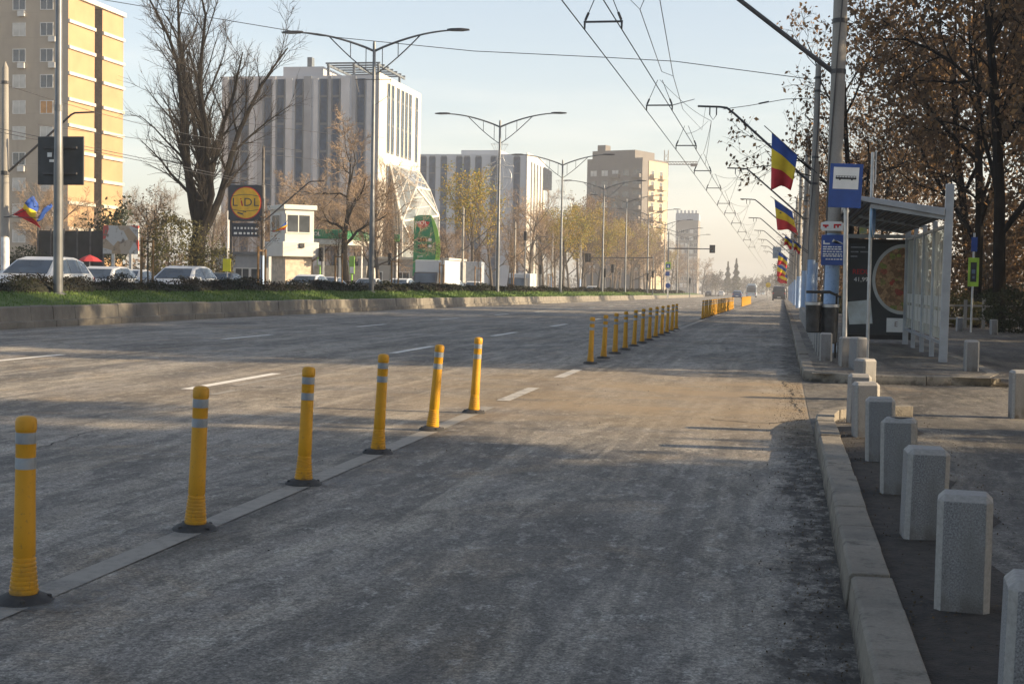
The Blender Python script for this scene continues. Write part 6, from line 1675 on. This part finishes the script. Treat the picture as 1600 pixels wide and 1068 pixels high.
# vehicles far along the road (backs to the camera)
GV = 'vehicles far down the road'
def far_v(o, px, py, lab, sc_=(1, 1, 1), rz_=180):
    p = gnd(px, py); o.location = P(p.x, p.y); o.rotation_euler = (0, 0, R(rz_)); o['label'] = lab; o['group'] = GV; o.scale = sc_
f1 = copy_tree(dk); far_v(f1, 1107, 462.5, 'dark car far down the road, leftmost of those driving away')
f2 = copy_tree(wc); far_v(f2, 1127, 462.5, 'white car far down the road, between the dark and the blue car')
bl = vehicle('car', 'car', HATCH, PAINT['blue']); far_v(bl, 1152, 466.5, 'dark blue car in front of the trolleybus, driving away')
vn = vehicle('van', 'van', VAN, PAINT['black'], wi=(3, 4), ri=(7, 8), side=(4, 5, 6), wheel=(-1.7, 1.6), wr=.34, van=True); far_v(vn, 1217, 469.5, 'dark van at the right kerb far down the bus lane'); vn['group'] = ''; del vn['group']
pk = copy_tree(wc); far_v(pk, 1055, 461, 'white car crossing at the far intersection, seen from the side', (1, 1, 1), -75)
pk2 = copy_tree(sd_); far_v(pk2, 1034, 461.5, 'pale car at the intersection left of the crossing white car', (1, 1, 1), -70)
for i, (px, py) in enumerate(((1078, 459), (1092, 458))):
    q = copy_tree(wc if i else sd_); far_v(q, px, py, 'tiny %s car beyond the intersection on the opposite side' % ('white' if i else 'silver'), (1, 1, 1), 0)
def bus(name, lab, px, py, mat, trolley):
    p = gnd(px, py); o = thing(name, lab, 'trolleybus' if trolley else 'bus', P(p.x, p.y), R(0), GV)
    b = MB(); b.prism([(-1.27, 0, .35), (1.27, 0, .35), (1.27, 0, 2.7), (1.12, 0, 3.12), (-1.12, 0, 3.12), (-1.27, 0, 2.7)], (0, 11.8, 0)); b.build('body', mat, o, bevel=.06)
    MB().box(-1.1, 1.1, -.03, 0, 1.25, 2.5).build('rear_window', M['cglass'], o)
    MB().box(-.85, .85, -.04, -.0, 2.6, 2.88).build('display', M['black'], o)
    for sx_ in (-1, 1):
        MB().box(sx_*1.275-.012, sx_*1.275+.012, .6, 11.2, 1.3, 2.5).build('side_window', M['cglass'], o)
        MB().box(-.1, .1, -.04, 0, -.16, .16).build('tail_light', M['tail'], o, loc=(sx_*1.05, 0, .95))
        for yw in (2.6, 9.2):
            tw = MB().lathe([(.2, -.14), (.47, -.14), (.47, .14), (.2, .14)], 16).build('wheel', M['tyre'], o, loc=(sx_*1.1, yw, .47), rot=(0, math.pi/2, 0), smooth=True); MB().lathe([(.22, -.142), (.22, .142)], 10).build('rim', M['rim'], tw)
    MB().box(-.26, .26, -.03, 0, .55, .67).build('number_plate', M['plate'], o)
    if trolley:
        MB().box(-.9, .9, 2.5, 8, 3.12, 3.45).build('roof_unit', mat, o, bevel=.05)
        for sx_ in (-1, 1): MB().tube([(sx_*.35, 6.5, 3.45), (sx_*.35, 6.3, 3.6), (sx_*.4+1.2, .5, 5.9)], [.05, .05, .03], 6).build('trolley_pole', M['darksteel'], o)
bus('trolleybus', 'grey blue trolleybus with raised poles on the right lane far away', 1173.5, 464.5, PAINT['bus'], True)
bus('bus', 'pale blue bus just right of the trolleybus', 1191, 461, PAINT['lightbus'], False)

# ---------------------------------------------------------------- traffic lights and small signs in the distance
def signal_head(parent, loc, n=3, back=True):
    q = MB().box(-.16, .16, -.12, .12, -.5, .5).build('signal_head', M['black'], parent, loc=loc, bevel=.02)
    for k in range(n): MB().lathe([(.10, 0), (.11, .10), (.10, .11)], 12, cap=False).build('visor', M['black'], q, loc=(0, -.12, .32-.32*k), rot=(math.pi/2, 0, 0))
    return q
def signal(px, y, X=None, hz=3.2, arm=None, lab='', board=True):
    p = at(px, 440, y); o = thing('traffic_light', lab, 'traffic light', P(p.x, y, .1), 0, 'traffic lights at the far intersection')
    MB().tube([(0, 0, 0), (0, 0, hz+ (2.6 if arm else .5))], [.09, .07], 8).build('post', M['lampsteel'], o)
    signal_head(o, (0, -.2, hz))
    if arm:
        MB().tube([(0, 0, hz+2.4), (arm, 0, hz+2.2)], [.08, .06], 8).build('arm', M['darksteel'], o)
        h = signal_head(o, (arm, -.05, hz+2.25)); MB().box(-.42, .42, .13, .16, -.62, .62).build('backing_board', M['black'], h)
ga = at(1045, 388, 215); gz_ = ga.z-P(0, 215, .1).z
o = thing('signal_gantry', 'mast arm traffic signal reaching over the road before the hazy tower', 'traffic light', P(ga.x, 215, .1))
MB().tube([(0, 0, 0), (-.05, 0, gz_+2.5)], [.14, .09], 8).build('post', M['lampsteel'], o)
e_ = at(1113, 388, 215).x-ga.x; MB().tube([(0, 0, gz_), (e_, 0, gz_)], [.10, .07], 8).build('arm', M['darksteel'], o)
h = signal_head(o, (e_, -.1, gz_)); MB().box(-.42, .42, .13, .16, -.6, .6).build('backing_board', M['black'], h); MB().lathe([(.09, 0), (.09, .01)], 12).build('green_lens', pmat('signal_lens', (.1, .3, .3), .3), h, loc=(0, -.125, -.3), rot=(math.pi/2, 0, 0))
for i, (px, y, hz, arm, lab) in enumerate(((957, 170, 3.6, None, 'traffic light on the median left of the golden trees'), (1020, 205, 3.4, -9.5, 'traffic light with an arm stretching left over the opposite road'), (1012, 200, 3.0, None, 'traffic light beside the armed one on the median'), (945, 165, 3.0, None, 'traffic light with a small square sign behind the hedge'), (845, 160, 3.2, None, 'twin traffic light left of the third lamp pole'), (503, 100, 3.2, None, 'dark traffic light behind the hedge right of the white kiosk'), (610, 118, 3.3, None, 'dark traffic light right of the tallest lamp pole'), (820, 150, 6.6, None, 'dark signal high on a post left of the third lamp'), (1078, 250, 2.9, None, 'small traffic light beneath the mast arm'))):
    signal(px, y, None, hz, arm, lab)
# pedestrian crossing and keep-right signs on one post
y = 190; g0 = P(at(1043, 440, y).x, y, .1); o = thing('crossing_sign', 'blue crossing signs with green yellow border stacked on a post at the intersection', 'road sign', g0)
MB().tube([(0, .05, 0), (0, .05, 4.6)], .05, 8).build('post', M['galv'], o)
def sq(name, px, py, w_, h, mat, parent, yy=0.0, th=.03):
    c = at(px, py, y)-g0; return MB().box(-w_/2, w_/2, 0, th, -h/2, h/2).build(name, mat, parent, loc=(c.x, yy, c.z))
q = sq('plate', 1044, 415, .72, .98, pmat('fluo', (.42, .62, .05), .5), o, -.03); MB().box(-.28, .28, -.012, 0, -.30, .24).build('inset', M['plastic_blue'], q); MB().prism([(-.16, -.016, -.2), (.16, -.016, -.2), (0, -.016, .14)], (0, .003, 0)).build('symbol', M['signwhite'], q)
q = sq('plate', 1043, 427.5, .56, .56, M['plastic_blue'], o, -.03)
c = at(1043.5, 446, y)-g0; MB().lathe([(.34, -.015), (.34, .015)], 20).build('keep_right_disc', M['plastic_blue'], o, loc=(c.x, -.04, max(c.z, .5)), rot=(math.pi/2, 0, 0))
# yellow round-ish sign and grey sign on the right far away
y = 228; g0 = P(at(1200, 455, y).x, y, .1); o = thing('temporary_sign', 'tiny yellow sign between the buses and the parked van', 'road sign', g0)
c = at(1200.5, 445, y)-g0; MB().prism([(.42*math.cos(k*math.pi/4+.39), 0, .42*math.sin(k*math.pi/4+.39)) for k in range(8)], (0, .03, 0)).build('plate', pmat('sign_yellow', (.75, .5, .06), .5), o, loc=(c.x, 0, c.z)); MB().tube([(0, .05, 0), (0, .05, c.z)], .05, 6).build('post', M['galv'], o)
y = 140; g0 = P(1.3, y, .13); o = thing('lamp_sign', 'small grey blue back of a sign above the cluster of flags', 'road sign', g0)
c = at(1214, 394.5, y)-g0; MB().box(-.4, .4, 0, .05, -.55, .55).build('plate', pmat('sign_back', (.20, .25, .31), .6), o, loc=(c.x, 0, c.z)); MB().tube([(0, .06, 0), (0, .06, c.z+.3), (c.x, .06, c.z+.3)], .05, 6).build('post', M['galv'], o)

# ---------------------------------------------------------------- air
hz_ = MB().box(-420, 420, -60, 1640, gz(1500)-1.5, 75)
t = NT('haze_air'); t.t.nodes.remove(t.b)
v = t.n('ShaderNodeVolumePrincipled'); v.inputs['Color'].default_value = (.93, .95, 1, 1); v.inputs['Density'].default_value = .00045; v.inputs['Anisotropy'].default_value = .1
t.t.links.new(v.outputs[0], t.out.inputs['Volume'])
tag(hz_.build('haze', t.m), kind='stuff')
